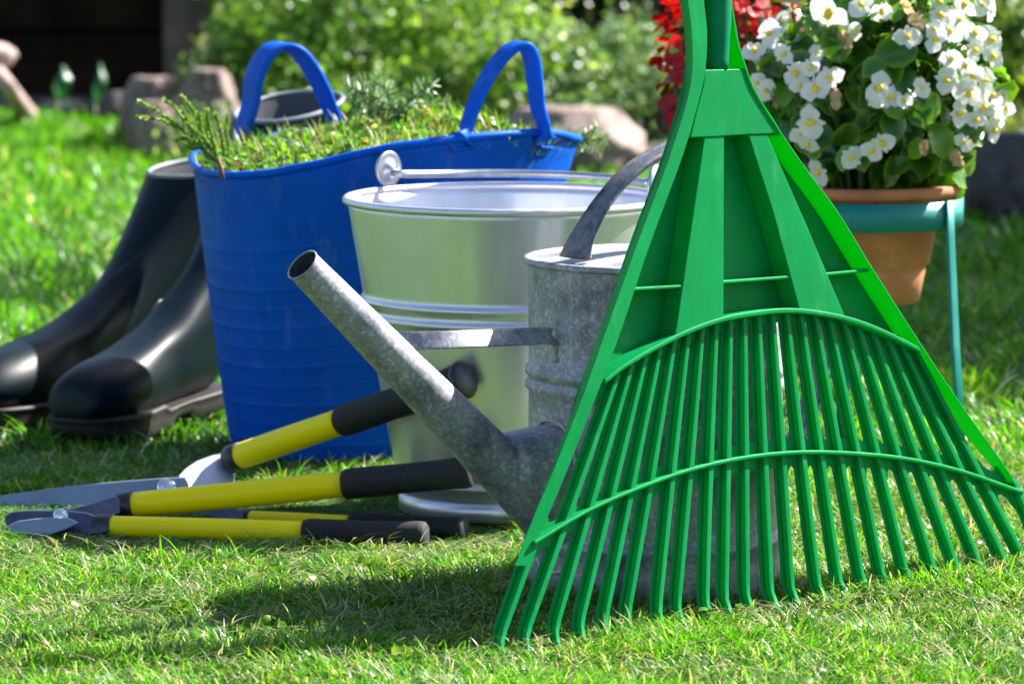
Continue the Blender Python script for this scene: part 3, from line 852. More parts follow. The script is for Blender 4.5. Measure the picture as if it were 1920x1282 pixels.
# raised reinforcement outlines beneath the front handle
m = MB()
def wallp(px, py):
    """point on the tub's front wall behind a pixel"""
    best = None
    d = ray(px, py)
    for k in range(0, 400):
        Y = 5.12 + k * 0.001; p = CO + d * (Y / d.y)
        sN = min(1, max(0, p.z / (TUB_T.z + 0.02))); c = TUB_B.lerp(Vector((TUB_T.x, TUB_T.y, 0)), sN)
        a = math.atan2(p.y - c.y, p.x - c.x); rr_ = 0.14 + 0.077 * sN ** 0.9 + 0.004 * math.sin(3 * a + 1) * sN + 0.003 * math.sin(5 * a) * sN * sN
        if (p.x - c.x) ** 2 + (p.y - c.y) ** 2 <= rr_ * rr_: return p
    return at(px, py, 5.2)
for seq in ([(700, 293), (760, 276), (838, 262), (850, 282), (888, 276)], [(895, 253), (950, 248), (1005, 250), (1014, 276), (1038, 278)]):
    pth = []
    for a, b in zip(seq, seq[1:]):
        for k in range(6): pth.append(wallp(a[0] + (b[0] - a[0]) * k / 6, a[1] + (b[1] - a[1]) * k / 6))
    tube(m, pth, 0.0022, 8)
m.build('reinforcing_bead', M['blue'], tub)

# clippings in the tub
def mound(x, y):
    dx, dy = x - TUB_T.x, y - TUB_T.y; rr_ = math.hypot(dx, dy) / 0.217; a = math.degrees(math.atan2(dy, dx))
    rimz = TUB_T.z + dzs[int((a + 180) / 360 * NS) % NS]
    c = TUB_T.z + 0.003
    f = min(1, rr_); f = f ** 2.5
    hump = 0.026 * math.exp(-(((dx - 0.06) / 0.07) ** 2 + ((dy - 0.09) / 0.09) ** 2))
    return c * (1 - f) + (rimz - 0.012) * f + hump + 0.012 * noise.noise(Vector((x * 22, y * 22, 0)))
mb = MB(); K = 26; S_ = 60
vs = [Vector((TUB_T.x, TUB_T.y, mound(TUB_T.x, TUB_T.y)))]
for i in range(1, K + 1):
    for j in range(S_):
        a = 2 * math.pi * j / S_; rr_ = 0.208 * i / K; x = TUB_T.x + rr_ * math.cos(a); y = TUB_T.y + rr_ * math.sin(a); vs.append(Vector((x, y, mound(x, y) - 0.004)))
fs = [(0, 1 + j, 1 + (j + 1) % S_) for j in range(S_)] + [(1 + (i - 1) * S_ + j, 1 + (i - 1) * S_ + (j + 1) % S_, 1 + i * S_ + (j + 1) % S_, 1 + i * S_ + j) for i in range(1, K) for j in range(S_)]
mb.add(vs, fs)
clip = mb.build('garden_clippings', plain('clipping_base', (0.06, 0.08, 0.02), 0.9, 0, 0.5, 120, 1.0))
tag(clip, 'heap of cut grass, moss and hedge clippings filling the blue tub', 'clippings', kind='stuff')
n = 26000
a = rng.uniform(0, 2 * math.pi, n); q = 0.207 * np.sqrt(rng.random(n)); x = TUB_T.x + q * np.cos(a); y = TUB_T.y + q * np.sin(a)
zz = np.array([mound(i, j) for i, j in zip(x, y)])
a = rng.uniform(0, 6.283, n); D = np.stack([np.cos(a), np.sin(a)], 1)
C = pick(n, [(0.12, 0.26, 0.03), (0.20, 0.34, 0.04), (0.05, 0.13, 0.02), (0.42, 0.38, 0.16), (0.5, 0.33, 0.2), (0.25, 0.12, 0.06), (0.07, 0.22, 0.07)], [28, 24, 24, 8, 4, 4, 14], 0.25)
b1_ = blades(np.stack([x, y, zz - 0.006], 1), D, rng.uniform(0.0, 0.026, n) * (1 + 1.0 * (rng.random(n) < .08)), rng.uniform(0.003, 0.026, n), rng.uniform(0.0010, 0.0030, n), C)
k = rng.random(n) < .30; q_ = np.stack([x, y, zz + rng.uniform(0, .014, n)], 1)[k]; Nr = rng.normal(size=(len(q_), 3)) + np.array([0, 0, .7]); Nr /= np.linalg.norm(Nr, axis=1)[:, None]
b2_ = leaves(q_, Nr, rng.uniform(.006, .017, len(q_)), pick(len(q_), [(0.22, 0.36, 0.06), (0.12, 0.25, 0.05), (0.5, 0.42, 0.25), (0.4, 0.2, 0.1), (0.2, 0.33, 0.18)], [7, 7, 2, 1, 4]), .5)
V, F, C = join([b1_, b2_])
o = npmesh('cut_blades', V, F, C, M['grass'], clip)

# ---- conifer sprigs
def sprig(name, base, dirs, label, needle_len, needle_w, pal, stem_r=0.0016, dens=700, droop=0.0, group=None, thick=False, spread=0.5):
    """dirs: list of polylines (each a list of points) - main and side twigs"""
    root = thing(name, base, label, 'conifer sprig', group)
    m = MB(); P, Dv = [], []
    for pth in dirs:
        c = catmull(pth, 6); n_ = len(c)
        tube(m, c, [stem_r * (1 - 0.6 * k / n_) for k in range(n_)], 6)
        for k in range(n_ - 1):
            seg = (c[k + 1] - c[k]); ln = seg.length; t = seg.normalized()
            for _ in range(max(1, int(ln * dens))):
                P.append(c[k] + seg * rnd.random()); Dv.append(t)
    m.build('twig', M['twig'] if not thick else M['stem'], root)
    n_ = len(P); P = np.array([tuple(p) for p in P]); T = np.array([tuple(p) for p in Dv])
    rv = rng.normal(size=(n_, 3)); rv -= T * (rv * T).sum(1)[:, None]; rv /= np.linalg.norm(rv, axis=1)[:, None]
    d = T * (1 - spread) + rv * spread; d /= np.linalg.norm(d, axis=1)[:, None]
    sd_ = np.cross(d, rng.normal(size=(n_, 3))); sd_ /= np.linalg.norm(sd_, axis=1)[:, None]
    L_ = needle_len * rng.uniform(0.7, 1.2, n_)
    V = np.zeros((n_, 8, 3))
    for k, (t, w) in enumerate(((0, .6), (.35, 1), (.75, .8), (1, .15))):
        for j, sg in enumerate((-1, 1)):
            V[:, 2 * k + j] = P + d * (L_ * t)[:, None] + sd_ * (sg * needle_w * w / 2)
    f = np.array([[0, 1, 3, 2], [2, 3, 5, 4], [4, 5, 7, 6]]); F = (f[None] + (np.arange(n_) * 8)[:, None, None]).reshape(-1, 4)
    C = np.repeat(pick(n_, pal, [1] * len(pal), 0.25), 8, 0)
    npmesh('needles', V.reshape(-1, 3), F, C, M['needle'], root)
    return root
jb = at(415, 320, 5.33)
J = [[(415, 325), (390, 285), (345, 245), (300, 212), (262, 192)], [(340, 243), (310, 228), (285, 222), (258, 220)], [(395, 290), (375, 240), (360, 205), (342, 180)], [(380, 270), (345, 225), (325, 200), (308, 188)],
     [(415, 320), (400, 270), (392, 235), (388, 205)], [(420, 320), (418, 270), (412, 240), (404, 212)], [(400, 300), (370, 270), (345, 260), (330, 262)], [(425, 320), (428, 280), (424, 240), (427, 222)],
     [(365, 258), (352, 232), (348, 218), (340, 205)], [(405, 290), (385, 262), (370, 250), (352, 232)], [(395, 300), (378, 280), (362, 280), (350, 272)], [(410, 310), (380, 250), (375, 225), (372, 212)]]
def jp(i, seq): return [at(a, b, 5.33 - 0.02 * math.sin(i * 1.7) * k / 3 - 0.01 * k) for k, (a, b) in enumerate(seq)]
sprig('juniper_sprig', jb, [jp(i, s_) for i, s_ in enumerate(J)], 'bright green juniper sprig hanging out over the left rim of the blue tub', 0.0060, 0.0032,
      [(0.22, 0.44, 0.05), (0.15, 0.34, 0.05), (0.34, 0.48, 0.08)], 0.0020, 1300, thick=True, spread=0.35)
SB = at(735, 225, 5.45)
S1 = [[(760, 235), (740, 205), (700, 180), (655, 165)], [(740, 208), (715, 205), (690, 205), (660, 200)], [(750, 215), (770, 190), (790, 170), (812, 158)], [(735, 200), (730, 180), (722, 165), (700, 152)],
      [(720, 190), (700, 190), (680, 188), (668, 182)], [(765, 225), (790, 205), (815, 200), (840, 198)], [(705, 182), (700, 165), (690, 160), (680, 155)]]
sprig('spruce_sprig', SB, [[at(a, b, 5.46 + 0.012 * i - 0.008 * k) for k, (a, b) in enumerate(s_)] for i, s_ in enumerate(S1)], 'dark spruce twig standing up in the middle of the clippings between the blue handles', 0.015, 0.0020,
      [(0.06, 0.18, 0.06), (0.12, 0.26, 0.10), (0.34, 0.44, 0.30)], 0.0012, 2600, group='spruce twigs in the tub', spread=0.75)
S2 = [[(1040, 262), (1075, 262), (1105, 262), (1138, 262)], [(1085, 262), (1100, 250), (1112, 245), (1120, 238)], [(1095, 262), (1108, 272), (1118, 276), (1130, 280)], [(1070, 262), (1085, 272), (1092, 278), (1095, 284)]]
sprig('spruce_sprig', at(1040, 262, 5.45), [[at(a, b, 5.44 + 0.01 * i) for a, b in s_] for i, s_ in enumerate(S2)], 'small spruce twig sticking out past the right rim of the blue tub', 0.012, 0.0016,
      [(0.08, 0.2, 0.05), (0.16, 0.3, 0.08), (0.3, 0.42, 0.2)], 0.0012, 2400, group='spruce twigs in the tub', spread=0.75)
m = MB(); tube(m, [at(416, 335, 5.235), at(414, 315, 5.235), at(409, 296, 5.24)], [.0032, .0028, .002], 8)
tag(m.build('broken_twig', M['twig'], origin=at(416, 335, 5.235)), 'short brown broken twig poking up at the front left rim of the blue tub', 'twig')

# ------------------------------------------------------------------ BOOTS
def boot(heel, head, top_z, shift, label, lift=0.0):
    root = thing('rubber_boot', heel, label, 'boot', 'rubber boots beside the blue tub')
    X = Vector((head[0], head[1], 0)).normalized(); Yd = Vector((-X.y, X.x, 0))
    # profile sections: front/top point, back/bottom point, half width
    S = [((.288, .052), (.288, .036), .012), ((.281, .074), (.284, .026), .032), ((.262, .086), (.268, .022), .041), ((.232, .094), (.24, .020), .047), ((.200, .101), (.205, .019), .048),
         ((.168, .112), (.165, .019), .045), ((.142, .128), (.120, .020), .041), ((.124, .152), (.075, .021), .041), ((.113, .172), (.03, .022), .039), ((.107, .190), (.0, .032), .038),
         ((.103, .208), (-.008, .065), .039), ((.101, .225), (-.008, .110), .041), ((.101, .250), (-.010, .160), .044), ((.103, .280), (-.016, .215), .048), ((.106, .315), (-.020, .270), .053), ((.108, .345), (-.023, .330), .058), ((.110, .368), (-.024, .390), .062)]
    zs = top_z / 0.378
    def warp(x, z):
        z2 = z if z < .1 else .1 + (z - .1) * (top_z - .1) / (.378 - .1)
        t = max(0, (z - .09) / (.378 - .09))
        return t ** 0.85, z2
    def P3(x, y, z):
        k, z = warp(x, z); z += lift * min(1, max(0, (.2 - x) / .2)); return heel + X * x + Yd * y + Vector((shift[0] * k, shift[1] * k, z))
    K = 32; vs, fs = [], []
    # interpolate sections
    def interp(u):
        i = min(int(u), len(S) - 2); t = u - i
        g = lambda j: S[max(0, min(len(S) - 1, j))]
        def cr(a, b, c, d): return 0.5 * (2 * b + (c - a) * t + (2 * a - 5 * b + 4 * c - d) * t * t + (3 * b - a - 3 * c + d) * t ** 3)
        q = [cr(g(i - 1)[k][l], g(i)[k][l], g(i + 1)[k][l], g(i + 2)[k][l]) for k in (0, 1) for l in (0, 1)]
        w = cr(g(i - 1)[2], g(i)[2], g(i + 1)[2], g(i + 2)[2])
        return q, w
    NU = 64; us = [(len(S) - 1) * k / NU for k in range(NU + 1)]
    def ringpts(u, inset=0):
        q, w = interp(u); out = []
        ax_, az, bx, bz_ = q; cx, cz = (ax_ + bx) / 2, (az + bz_) / 2; hx, hz = (ax_ - bx) / 2, (az - bz_) / 2
        ln = math.hypot(hx, hz); f = 1 - inset / max(ln, .001); w = w - inset
        foot = max(0, 1 - u / 8)
        for j in range(K):
            a = 2 * math.pi * j / K; ca, sa = math.cos(a), math.sin(a)
            wid = w * (1 + foot * (-0.18 * ca if ca > 0 else -0.0 * ca))
            sa2 = math.copysign(abs(sa) ** 0.85, sa)
            out.append(P3(cx + hx * ca * f, wid * sa2, cz + hz * ca * f))
        return out
    R_ = [ringpts(u) for u in us]
    for r_ in R_: vs += r_
    fs += [(i * K + j, i * K + (j + 1) % K, (i + 1) * K + (j + 1) % K, (i + 1) * K + j) for i in range(NU) for j in range(K)]
    fs.append(tuple(range(K)))
    m = MB(); m.add(vs, fs); m.build('boot_upper', M['boot'], root)
    # lining
    vs = []; L_ = [ringpts(u, 0.004) for u in us[-1:-22:-1]]
    for r_ in L_: vs += r_
    m = MB(); m.add(vs, [(i * K + j, i * K + (j + 1) % K, (i + 1) * K + (j + 1) % K, (i + 1) * K + j) for i in range(len(L_) - 1) for j in range(K)] + [tuple((len(L_) - 1) * K + j for j in range(K))])
    m.build('lining', M['lining'], root)
    m = MB(); rim = [(a + b) / 2 for a, b in zip(ringpts(us[-1]), ringpts(us[-1], 0.004))]; tube(m, rim, 0.0034, 8, closed=True); m.build('top_edge', M['bootedge'], root)
    # sole and heel from a foot outline
    out = [(.292, 0), (.287, .021), (.27, .039), (.24, .048), (.205, .050), (.165, .045), (.125, .040), (.08, .038), (.035, .040), (.005, .034), (-.010, .018), (-.014, 0)]
    out = out + [(a, -b) for a, b in out[-2:0:-1]]
    m = MB(); n_ = len(out)
    pl = catmull([Vector((a, b, 0)) for a, b in out + [out[0]]], 4)[:-1]; n_ = len(pl)
    def zt(x): return .033 if x > .15 else .026
    def zb(x): return (0.002 + 0.012 * max(0, (x - .25) / .04) ** 1.5) if (x > .13 or x < .085) else 0.012
    lv = []
    for f, zf in ((.93, 0), (.985, .15), (1.0, .5), (1.005, .8), (1.03, .86), (1.03, .97), (.97, 1.0), (.9, 1.0)):
        for p in pl:
            x = .14 + (p.x - .14) * (1 + (f - 1) * .6); lv.append(P3(x, p.y * f, zb(p.x) + (zt(p.x) - zb(p.x)) * zf))
    fs = [(i * n_ + j, i * n_ + (j + 1) % n_, (i + 1) * n_ + (j + 1) % n_, (i + 1) * n_ + j) for i in range(7) for j in range(n_)] + [tuple(range(n_)), tuple(7 * n_ + j for j in range(n_))]
    m.add(lv, fs); m.build('sole', M['sole'], root)
    # moulded seam line down the ankle side
    for sg in (-1, 1):
        m = MB(); pth = []
        for u, fr in ((13.2, .80), (12.2, .76), (11.4, .68), (10.9, .60), (10.2, .60), (9.2, .68), (8.2, .82)):
            q, w = interp(u); a = math.pi * fr
            ca, sa = math.cos(a), math.sin(a)
            pth.append(P3((q[0] + q[2]) / 2 + (q[0] - q[2]) / 2 * ca, sg * w * abs(sa) ** .85, (q[1] + q[3]) / 2 + (q[1] - q[3]) / 2 * ca))
        tube(m, catmull(pth, 6), 0.0016, 6); m.build('moulded_seam', M['collar'], root)
    return root
boot(Vector((-0.360, 5.655, 0)), (-0.50, -0.87), 0.350, (.113, .144), 'dark green rubber boot nearest the tub, its toe pointing at the camera', .016)
boot(Vector((-0.470, 5.740, 0)), (-0.55, -0.83), 0.282, (.115, .15), 'dark green rubber boot at the far left, its leg slumped back and lower', .0)

# ------------------------------------------------------------------ SHEARS AND LOPPERS
def handle_parts(root, p0, p1, r0, fr, rg, end_cap=0.0):
    """collar, yellow tube from p0, black grip from fraction fr to p1"""
    d = (p1 - p0); L_ = d.length; t = d.normalized()
    m = MB(); tube(m, [p0 + t * (L_ * k / 12 * fr) for k in range(13)], [r0 * (1 + .04 * math.sin(k / 12 * math.pi)) for k in range(13)], 24)
    m.build('handle_tube', M['yellow'], root)
    m = MB(); tube(m, [p0 - t * .014, p0 - t * .012, p0 + t * .003, p0 + t * .005], [r0 * .93, r0 * 1.08, r0 * 1.12, r0 * 1.02], 24); m.build('collar', M['collar'], root)
    g0 = L_ * fr - .002
    prof_ = [(0, .90), (.004, 1.0), (.012, 1.02), ((L_ - g0) * .5, .97), (L_ - g0 - .02, 1.0), (L_ - g0 - .008, 1.06), (L_ - g0 - .002, 1.0), (L_ - g0, .85)]
    m = MB(); tube(m, [p0 + t * (g0 + a) for a, _ in prof_], [rg * b for _, b in prof_], 28); m.build('grip', M['grip'], root)
# hedge shears (behind)
sh = thing('hedge_shears', gnd(330, 950), 'hedge shears with long grey blade and yellow handles, upper grip leaning on the bucket', 'shears')
handle_parts(sh, at(447, 856, 5.00), at(868, 712, 4.80), 0.0138, 0.475, 0.0165)
handle_parts(sh, at(462, 972, 4.865), at(872, 992, 4.775), 0.0085, 0.49, 0.0120)
m = MB(); # end cap flare of the raised handle
hd = (at(868, 712, 4.80) - at(447, 856, 5.00)).normalized(); he = at(862, 714, 4.80)
tube(m, [he, he + hd * .006, he + hd * .010], [0.0175, 0.020, 0.016], 26); m.build('end_cap', M['collar'], sh)
def blade_solid(pts, Y0, Y1, th, mat, root, name):
    xs_ = [p[0] for p in pts]; x0, x1 = min(xs_), max(xs_)
    P_ = [at(a, b, Y0 + (Y1 - Y0) * (a - x0) / (x1 - x0) + (b - 930) * -0.0004) for a, b in pts]
    m = MB(); prism(m, P_, Vector((0.001, th, 0.0005))); return m.build(name, mat, root, smooth=False, bevel=0.0006)
blade_solid([(-150, 962), (-90, 950), (0, 930), (100, 916), (200, 905), (300, 897), (345, 895), (353, 903), (356, 916), (330, 928), (230, 944), (100, 955), (0, 961), (-100, 968)], 5.02, 4.95, 0.003, M['blade'], sh, 'cutting_blade')
blade_solid([(-140, 975), (0, 962), (160, 950), (300, 930), (400, 935), (455, 962), (455, 985), (400, 968), (300, 950), (150, 968), (0, 980)], 5.035, 4.87, 0.003, M['darksteel'], sh, 'cutting_blade')
blade_solid([(334, 893), (348, 878), (368, 865), (395, 855), (425, 849), (434, 850), (440, 872), (438, 905), (430, 912), (356, 914), (350, 902)], 4.965, 4.985, 0.004, M['plate'], sh, 'tang_plate')
def bolt(root, c, nrm_, r_, mat, name='pivot_bolt'):
    nrm_ = nrm_.normalized(); a = nrm_.orthogonal().normalized(); b = nrm_.cross(a)
    m = MB(); vs, fs = [], []
    for rr_, h in ((r_, -.004), (r_, .002), (r_ * .85, .004), (r_ * .55, .0045), (r_ * .5, .007), (.0001, .0075)):
        for k in range(12):
            w = 2 * math.pi * k / 12; vs.append(c + a * (rr_ * math.cos(w)) + b * (rr_ * math.sin(w)) + nrm_ * h)
    fs = [(i * 12 + k, i * 12 + (k + 1) % 12, (i + 1) * 12 + (k + 1) % 12, (i + 1) * 12 + k) for i in range(5) for k in range(12)]
    m.add(vs, fs); return m.build(name, mat, root, smooth=False, bevel=.0004)
bolt(sh, at(312, 914, 4.945), Vector((0.1, -1, .6)), 0.010, M['chrome'])
# loppers (in front)
lp = thing('loppers', gnd(160, 1010), 'bypass loppers with yellow handles and black grips lying in the grass before the shears', 'loppers')
handle_parts(lp, at(243, 947, 4.845), at(885, 884, 4.765), 0.0130, 0.635, 0.0155)
handle_parts(lp, at(202, 987, 4.79), at(800, 1004, 4.715), 0.0112, 0.625, 0.0138)
blade_solid([(8, 968), (22, 960), (50, 957), (85, 957), (120, 958), (160, 962), (200, 975), (203, 995), (180, 1000), (130, 997), (90, 1004), (50, 1000), (20, 992), (10, 982)], 4.83, 4.80, 0.005, M['darksteel'], lp, 'hook_jaw')
blade_solid([(14, 986), (34, 977), (64, 973), (95, 971), (125, 971), (146, 980), (122, 992), (90, 1003), (52, 1004), (25, 998)], 4.818, 4.795, 0.003, M['blade'], lp, 'cutting_jaw')
blade_solid([(118, 958), (160, 948), (216, 930), (226, 940), (224, 962), (190, 968), (150, 978), (120, 980)], 4.822, 4.838, 0.006, M['darksteel'], lp, 'tang')
bolt(lp, at(114, 968, 4.792), Vector((0.1, -1, .35)), 0.0082, M['chrome'])

# ------------------------------------------------------------------ FLOWER POTS
def pot_and_stand(P, pot_label, stand_label, rim_z=0.298, R0=0.102):
    pot = thing('terracotta_pot', P + Vector((0, 0, rim_z - 0.125)), pot_label, 'flower pot', 'terracotta pots on teal stands')
    m = MB()
    pr = [(0, -.120), (.052, -.120), (.060, -.118), (.0665, -.085), (.0665, -.078), (.0715, -.076), (.080, -.03), (R0 - .012, -.022), (R0 - .006, -.010), (R0 - .004, 0), (R0 + .002, .001), (R0 + .004, .006), (R0 + .003, .012), (R0 - .003, .013), (R0 - .007, .010), (R0 - .010, -.01), (0, -.012)]
    lathe(m, pr, P + Vector((0, 0, rim_z)), 96); m.build('pot_wall', M['terra'], pot)
    m = MB(); lathe(m, [(R0 - .010, -.004), (R0 * .5, .0), (0.0005, .002)], P + Vector((0, 0, rim_z)), 48); m.build('potting_soil', M['soil'], pot)
    st = thing('plant_stand', P, stand_label, 'plant stand', 'teal metal plant stands')
    m = MB(); ro = R0 + .003
    lathe(m, [(ro, -.034), (ro + .003, -.034), (ro + .003, -.003), (ro, -.003)], P + Vector((0, 0, rim_z)), 96, closed=True); m.build('hoop', M['teal'], st)
    for a in (-38, 97, 215):
        d_ = Vector((math.cos(R(a)), math.sin(R(a)), 0)); t_ = Vector((-d_.y, d_.x, 0))
        m = MB()
        strap(m, [P + d_ * (ro + .005) + Vector((0, 0, rim_z - .002)), P + d_ * (ro + .006) + Vector((0, 0, rim_z - .04)), P + d_ * (ro + .014) + Vector((0, 0, .14)), P + d_ * (ro + .027) + Vector((0, 0, -.01))], t_, 0.014, 0.004)
        m.build('leg', M['teal'], st)
    return pot, st
pot_and_stand(POT, 'terracotta pot of white begonias held in a teal hoop', 'chipped teal metal stand holding the pot of white begonias')
pot_and_stand(RPOT, 'terracotta pot of red begonias, mostly hidden behind the green rake', 'teal metal stand under the red begonias, seen only through the rake', rim_z=0.20, R0=0.085)

# flower head mesh (shared): two broad and two narrow petals
def petal_mesh(name, big, c_in, c_out, var=0):
    V_, F_, C_ = [], [], []
    def petal(ang, ln, wd, cup):
        rows = 6; cols = 5; k0 = len(V_)
        for i in range(rows):
            t = i / (rows - 1); w = wd * math.sin(math.pi * min(.97, (t * .86 + .08)) ** 0.8) * (1 + .07 * math.sin(i * 2.3 + ang * 3))
            for j in range(cols):
                s_ = (j / (cols - 1) - .5) * 2
                x = t * ln; y = s_ * w / 2; z = cup * ln * (t ** 2) * .5 + 0.10 * ln * s_ * s_ * (1 - t) - 0.16 * ln * (t ** 4) + 0.05 * ln * math.sin(s_ * 5 + ang * 2 + t * 4) * t
                V_.append((x * math.cos(ang) - y * math.sin(ang), x * math.sin(ang) + y * math.cos(ang), z))
                C_.append([a + (b - a) * t for a, b in zip(c_in, c_out)])
        for i in range(rows - 1):
            for j in range(cols - 1):
                q = k0 + i * cols + j; F_.append((q, q + 1, q + cols + 1, q + cols))
    if var:
        petal(R(80), big, big * 1.35, .9); petal(R(-95), big * 1.05, big * 1.25, .15); petal(R(20), big * .75, big * .6, .9); petal(R(170), big * .8, big * .4, .2)
        return npmesh(name, np.array(V_), np.array(F_), np.array(C_), M['petal'], None, True)
    petal(R(90), big, big * 1.3, .3); petal(R(-90), big * .98, big * 1.1, .3); petal(R(5), big * .82, big * .55, .5); petal(R(178), big * .8, big * .5, .45)
    V_, F_, C_ = np.array(V_), np.array(F_), np.array(C_)
    me_o = npmesh(name, V_, F_, C_, M['petal'], None, True)
    return me_o
def yolk_mesh(r_):
    bm = bmesh.new(); bmesh.ops.create_icosphere(bm, subdivisions=2, radius=r_)
    for v in bm.verts: v.co *= 1 + 0.25 * noise.noise(v.co * 900); v.co.z = v.co.z * .8 + r_ * .7
    me = bpy.data.meshes.new('stamens'); bm.to_mesh(me); bm.free(); me.materials.append(M['yolk'])
    me.polygons.foreach_set('use_smooth', [True] * len(me.polygons)); return me
def bleaves(n, size, P, Nrm, C, edge):
    """cupped round begonia leaves: 5x4 grids with paler margins"""
    rv = rng.normal(size=(n, 3)) + np.array([0, 0, -0.8]); A = rv - Nrm * (rv * Nrm).sum(1)[:, None]; A /= np.linalg.norm(A, axis=1)[:, None]; B = np.cross(Nrm, A)
    U = [-.5, -.38, -.1, .2, .42, .52]; Wd = [.15, .62, .92, .8, .42, .05]; Sx = [-1, -.55, 0, .55, 1]
    V = np.zeros((n, 30, 3)); CC = np.zeros((n, 30, 3)); ph = rng.uniform(0, 6, n); cup = rng.uniform(.1, .55, n)
    for i, (u, w) in enumerate(zip(U, Wd)):
        for j, s_ in enumerate(Sx):
            q = i * 5 + j; e = max(abs(s_) ** 3, abs(u * 2) ** 6 * .8)
            V[:, q] = P + A * (u * size)[:, None] + B * (s_ * w * .46 * size)[:, None] + Nrm * (size * (cup * (abs(s_) ** 1.5 * w * .45) - .35 * u * u + .05 * np.sin(ph + u * 9 + s_ * 3) * abs(s_)))[:, None]
            CC[:, q] = C * (1 - .55 * e) + np.array(edge) * (.55 * e)
    f = np.array([[i * 5 + j, i * 5 + j + 1, i * 5 + j + 6, i * 5 + j + 5] for i in range(5) for j in range(4)])
    F = (f[None] + (np.arange(n) * 30)[:, None, None]).reshape(-1, 4)
    return V.reshape(-1, 3), F, CC.reshape(-1, 3)
def begonia(P, centre, rad, label, traced, n_extra, n_leaf, pal, edge, petal_c, big, seed, name='white', fl_extra_back=True):
    root = thing('begonia_plant', P, label, 'begonia', None)
    rr_ = random.Random(seed)
    # leaves in a shell and inside
    d = rng.normal(size=(n_leaf, 3)); d /= np.linalg.norm(d, axis=1)[:, None]
    q = rng.uniform(0.35, 1.0, n_leaf) ** 0.6
    bumpy = 1 + 0.12 * np.sin(d[:, 0] * 7 + 1) * np.cos(d[:, 2] * 6)
    Pp = np.array(centre) + d * np.array(rad) * (q * bumpy * 0.95)[:, None]
    ok = Pp[:, 2] > P.z + 0.0
    Pp, d = Pp[ok], d[ok]; n_ = len(Pp)
    Nr = d * 0.7 + rng.normal(size=(n_, 3)) * .45 + np.array([0, -.1, .5]); Nr /= np.linalg.norm(Nr, axis=1)[:, None]
    V, F, C = bleaves(n_, rng.uniform(.024, .050, n_) * (big / .017), Pp, Nr, pick(n_, pal, [1] * len(pal), .25), edge)
    npmesh('foliage', V, F, C, M['bleaf'], root, True)
    m = MB(); base = Vector((P.x, P.y, P.z))
    for k in range(46):
        a = rr_.uniform(0, 6.283); e = rr_.uniform(-.2, 1); dd = Vector((math.cos(a) * math.cos(e), math.sin(a) * math.cos(e), math.sin(e)))
        tgt = Vector(centre) + Vector((dd.x * rad[0], dd.y * rad[1], dd.z * rad[2])) * .93
        b0 = base + Vector((dd.x * .04, dd.y * .04, 0)); mid_ = b0.lerp(tgt, .5) + Vector((0, 0, .02))
        tube(m, catmull([b0, mid_, tgt], 5), [.0032 - .0002 * j for j in range(11)], 7)
    m.build('stems', M['stem'], root)
    pm = petal_mesh('flower', big, petal_c[0], petal_c[1]); pmesh = pm.data; bpy.data.objects.remove(pm)
    pm = petal_mesh('wilted', big * .7, (.55, .42, .22), (.50, .33, .18), 1); wmesh = pm.data; bpy.data.objects.remove(pm)
    ym = yolk_mesh(big * .22)
    pm = petal_mesh('blossom', big * .95, petal_c[0], petal_c[1], 1); pmesh2 = pm.data; bpy.data.objects.remove(pm)
    spots = []
    for (a, b, s_) in traced:
        dr = ray(a, b).normalized(); oc = CO - Vector(centre)
        sc = Vector((1 / rad[0], 1 / rad[1], 1 / rad[2])) / 1.04
        D_ = Vector((dr.x * sc.x, dr.y * sc.y, dr.z * sc.z)); O_ = Vector((oc.x * sc.x, oc.y * sc.y, oc.z * sc.z))
        A_, B_, C_ = D_.dot(D_), 2 * D_.dot(O_), O_.dot(O_) - 1; disc = B_ * B_ - 4 * A_ * C_
        t = (-B_ - math.sqrt(disc)) / (2 * A_) if disc > 0 else -B_ / (2 * A_)
        spots.append((CO + dr * t, s_))
    for k in range(n_extra):
        dd = Vector((rr_.gauss(0, 1), rr_.gauss(0, 1) + .9, rr_.gauss(0, 1) + .7)).normalized()
        spots.append((Vector(centre) + Vector((dd.x * rad[0], dd.y * rad[1], dd.z * rad[2])) * 1.03, rr_.uniform(.7, 1)))
    for p, s_ in spots:
        out = (p - Vector(centre)).normalized(); nrm_ = (out * .65 + Vector((rr_.uniform(-.6, .6), -.65 if p.y < centre[1] else .3, rr_.uniform(-.5, .6)))).normalized(); s_ *= rr_.uniform(.85, 1.2) if name == 'white' else .74
        if name == 'white' and 0.55 < s_ < .72:
            o = bpy.data.objects.new('wilted_flower', wmesh); col.objects.link(o); o.parent = root; o.location = p - P; o.rotation_euler = (rr_.uniform(.8, 2), rr_.uniform(-1, 1), rr_.uniform(0, 6)); continue
        o = bpy.data.objects.new('flower', pmesh if rr_.random() < .6 else pmesh2); col.objects.link(o); o.parent = root
        qd = nrm_.to_track_quat('Z', 'Y'); e = qd.to_matrix() @ Matrix.Rotation(rr_.uniform(0, 6.28), 3, 'Z')
        o.rotation_euler = e.to_euler(); o.location = p - P; o.scale = (s_, s_ * rr_.uniform(.85, 1.1), s_)
        if name == 'red' and rr_.random() < .7: continue
        y_ = bpy.data.objects.new('stamens', ym); col.objects.link(y_); y_.parent = o; y_.scale = (rr_.uniform(.8, 1.3), rr_.uniform(.7, 1.1), 1)
    return root
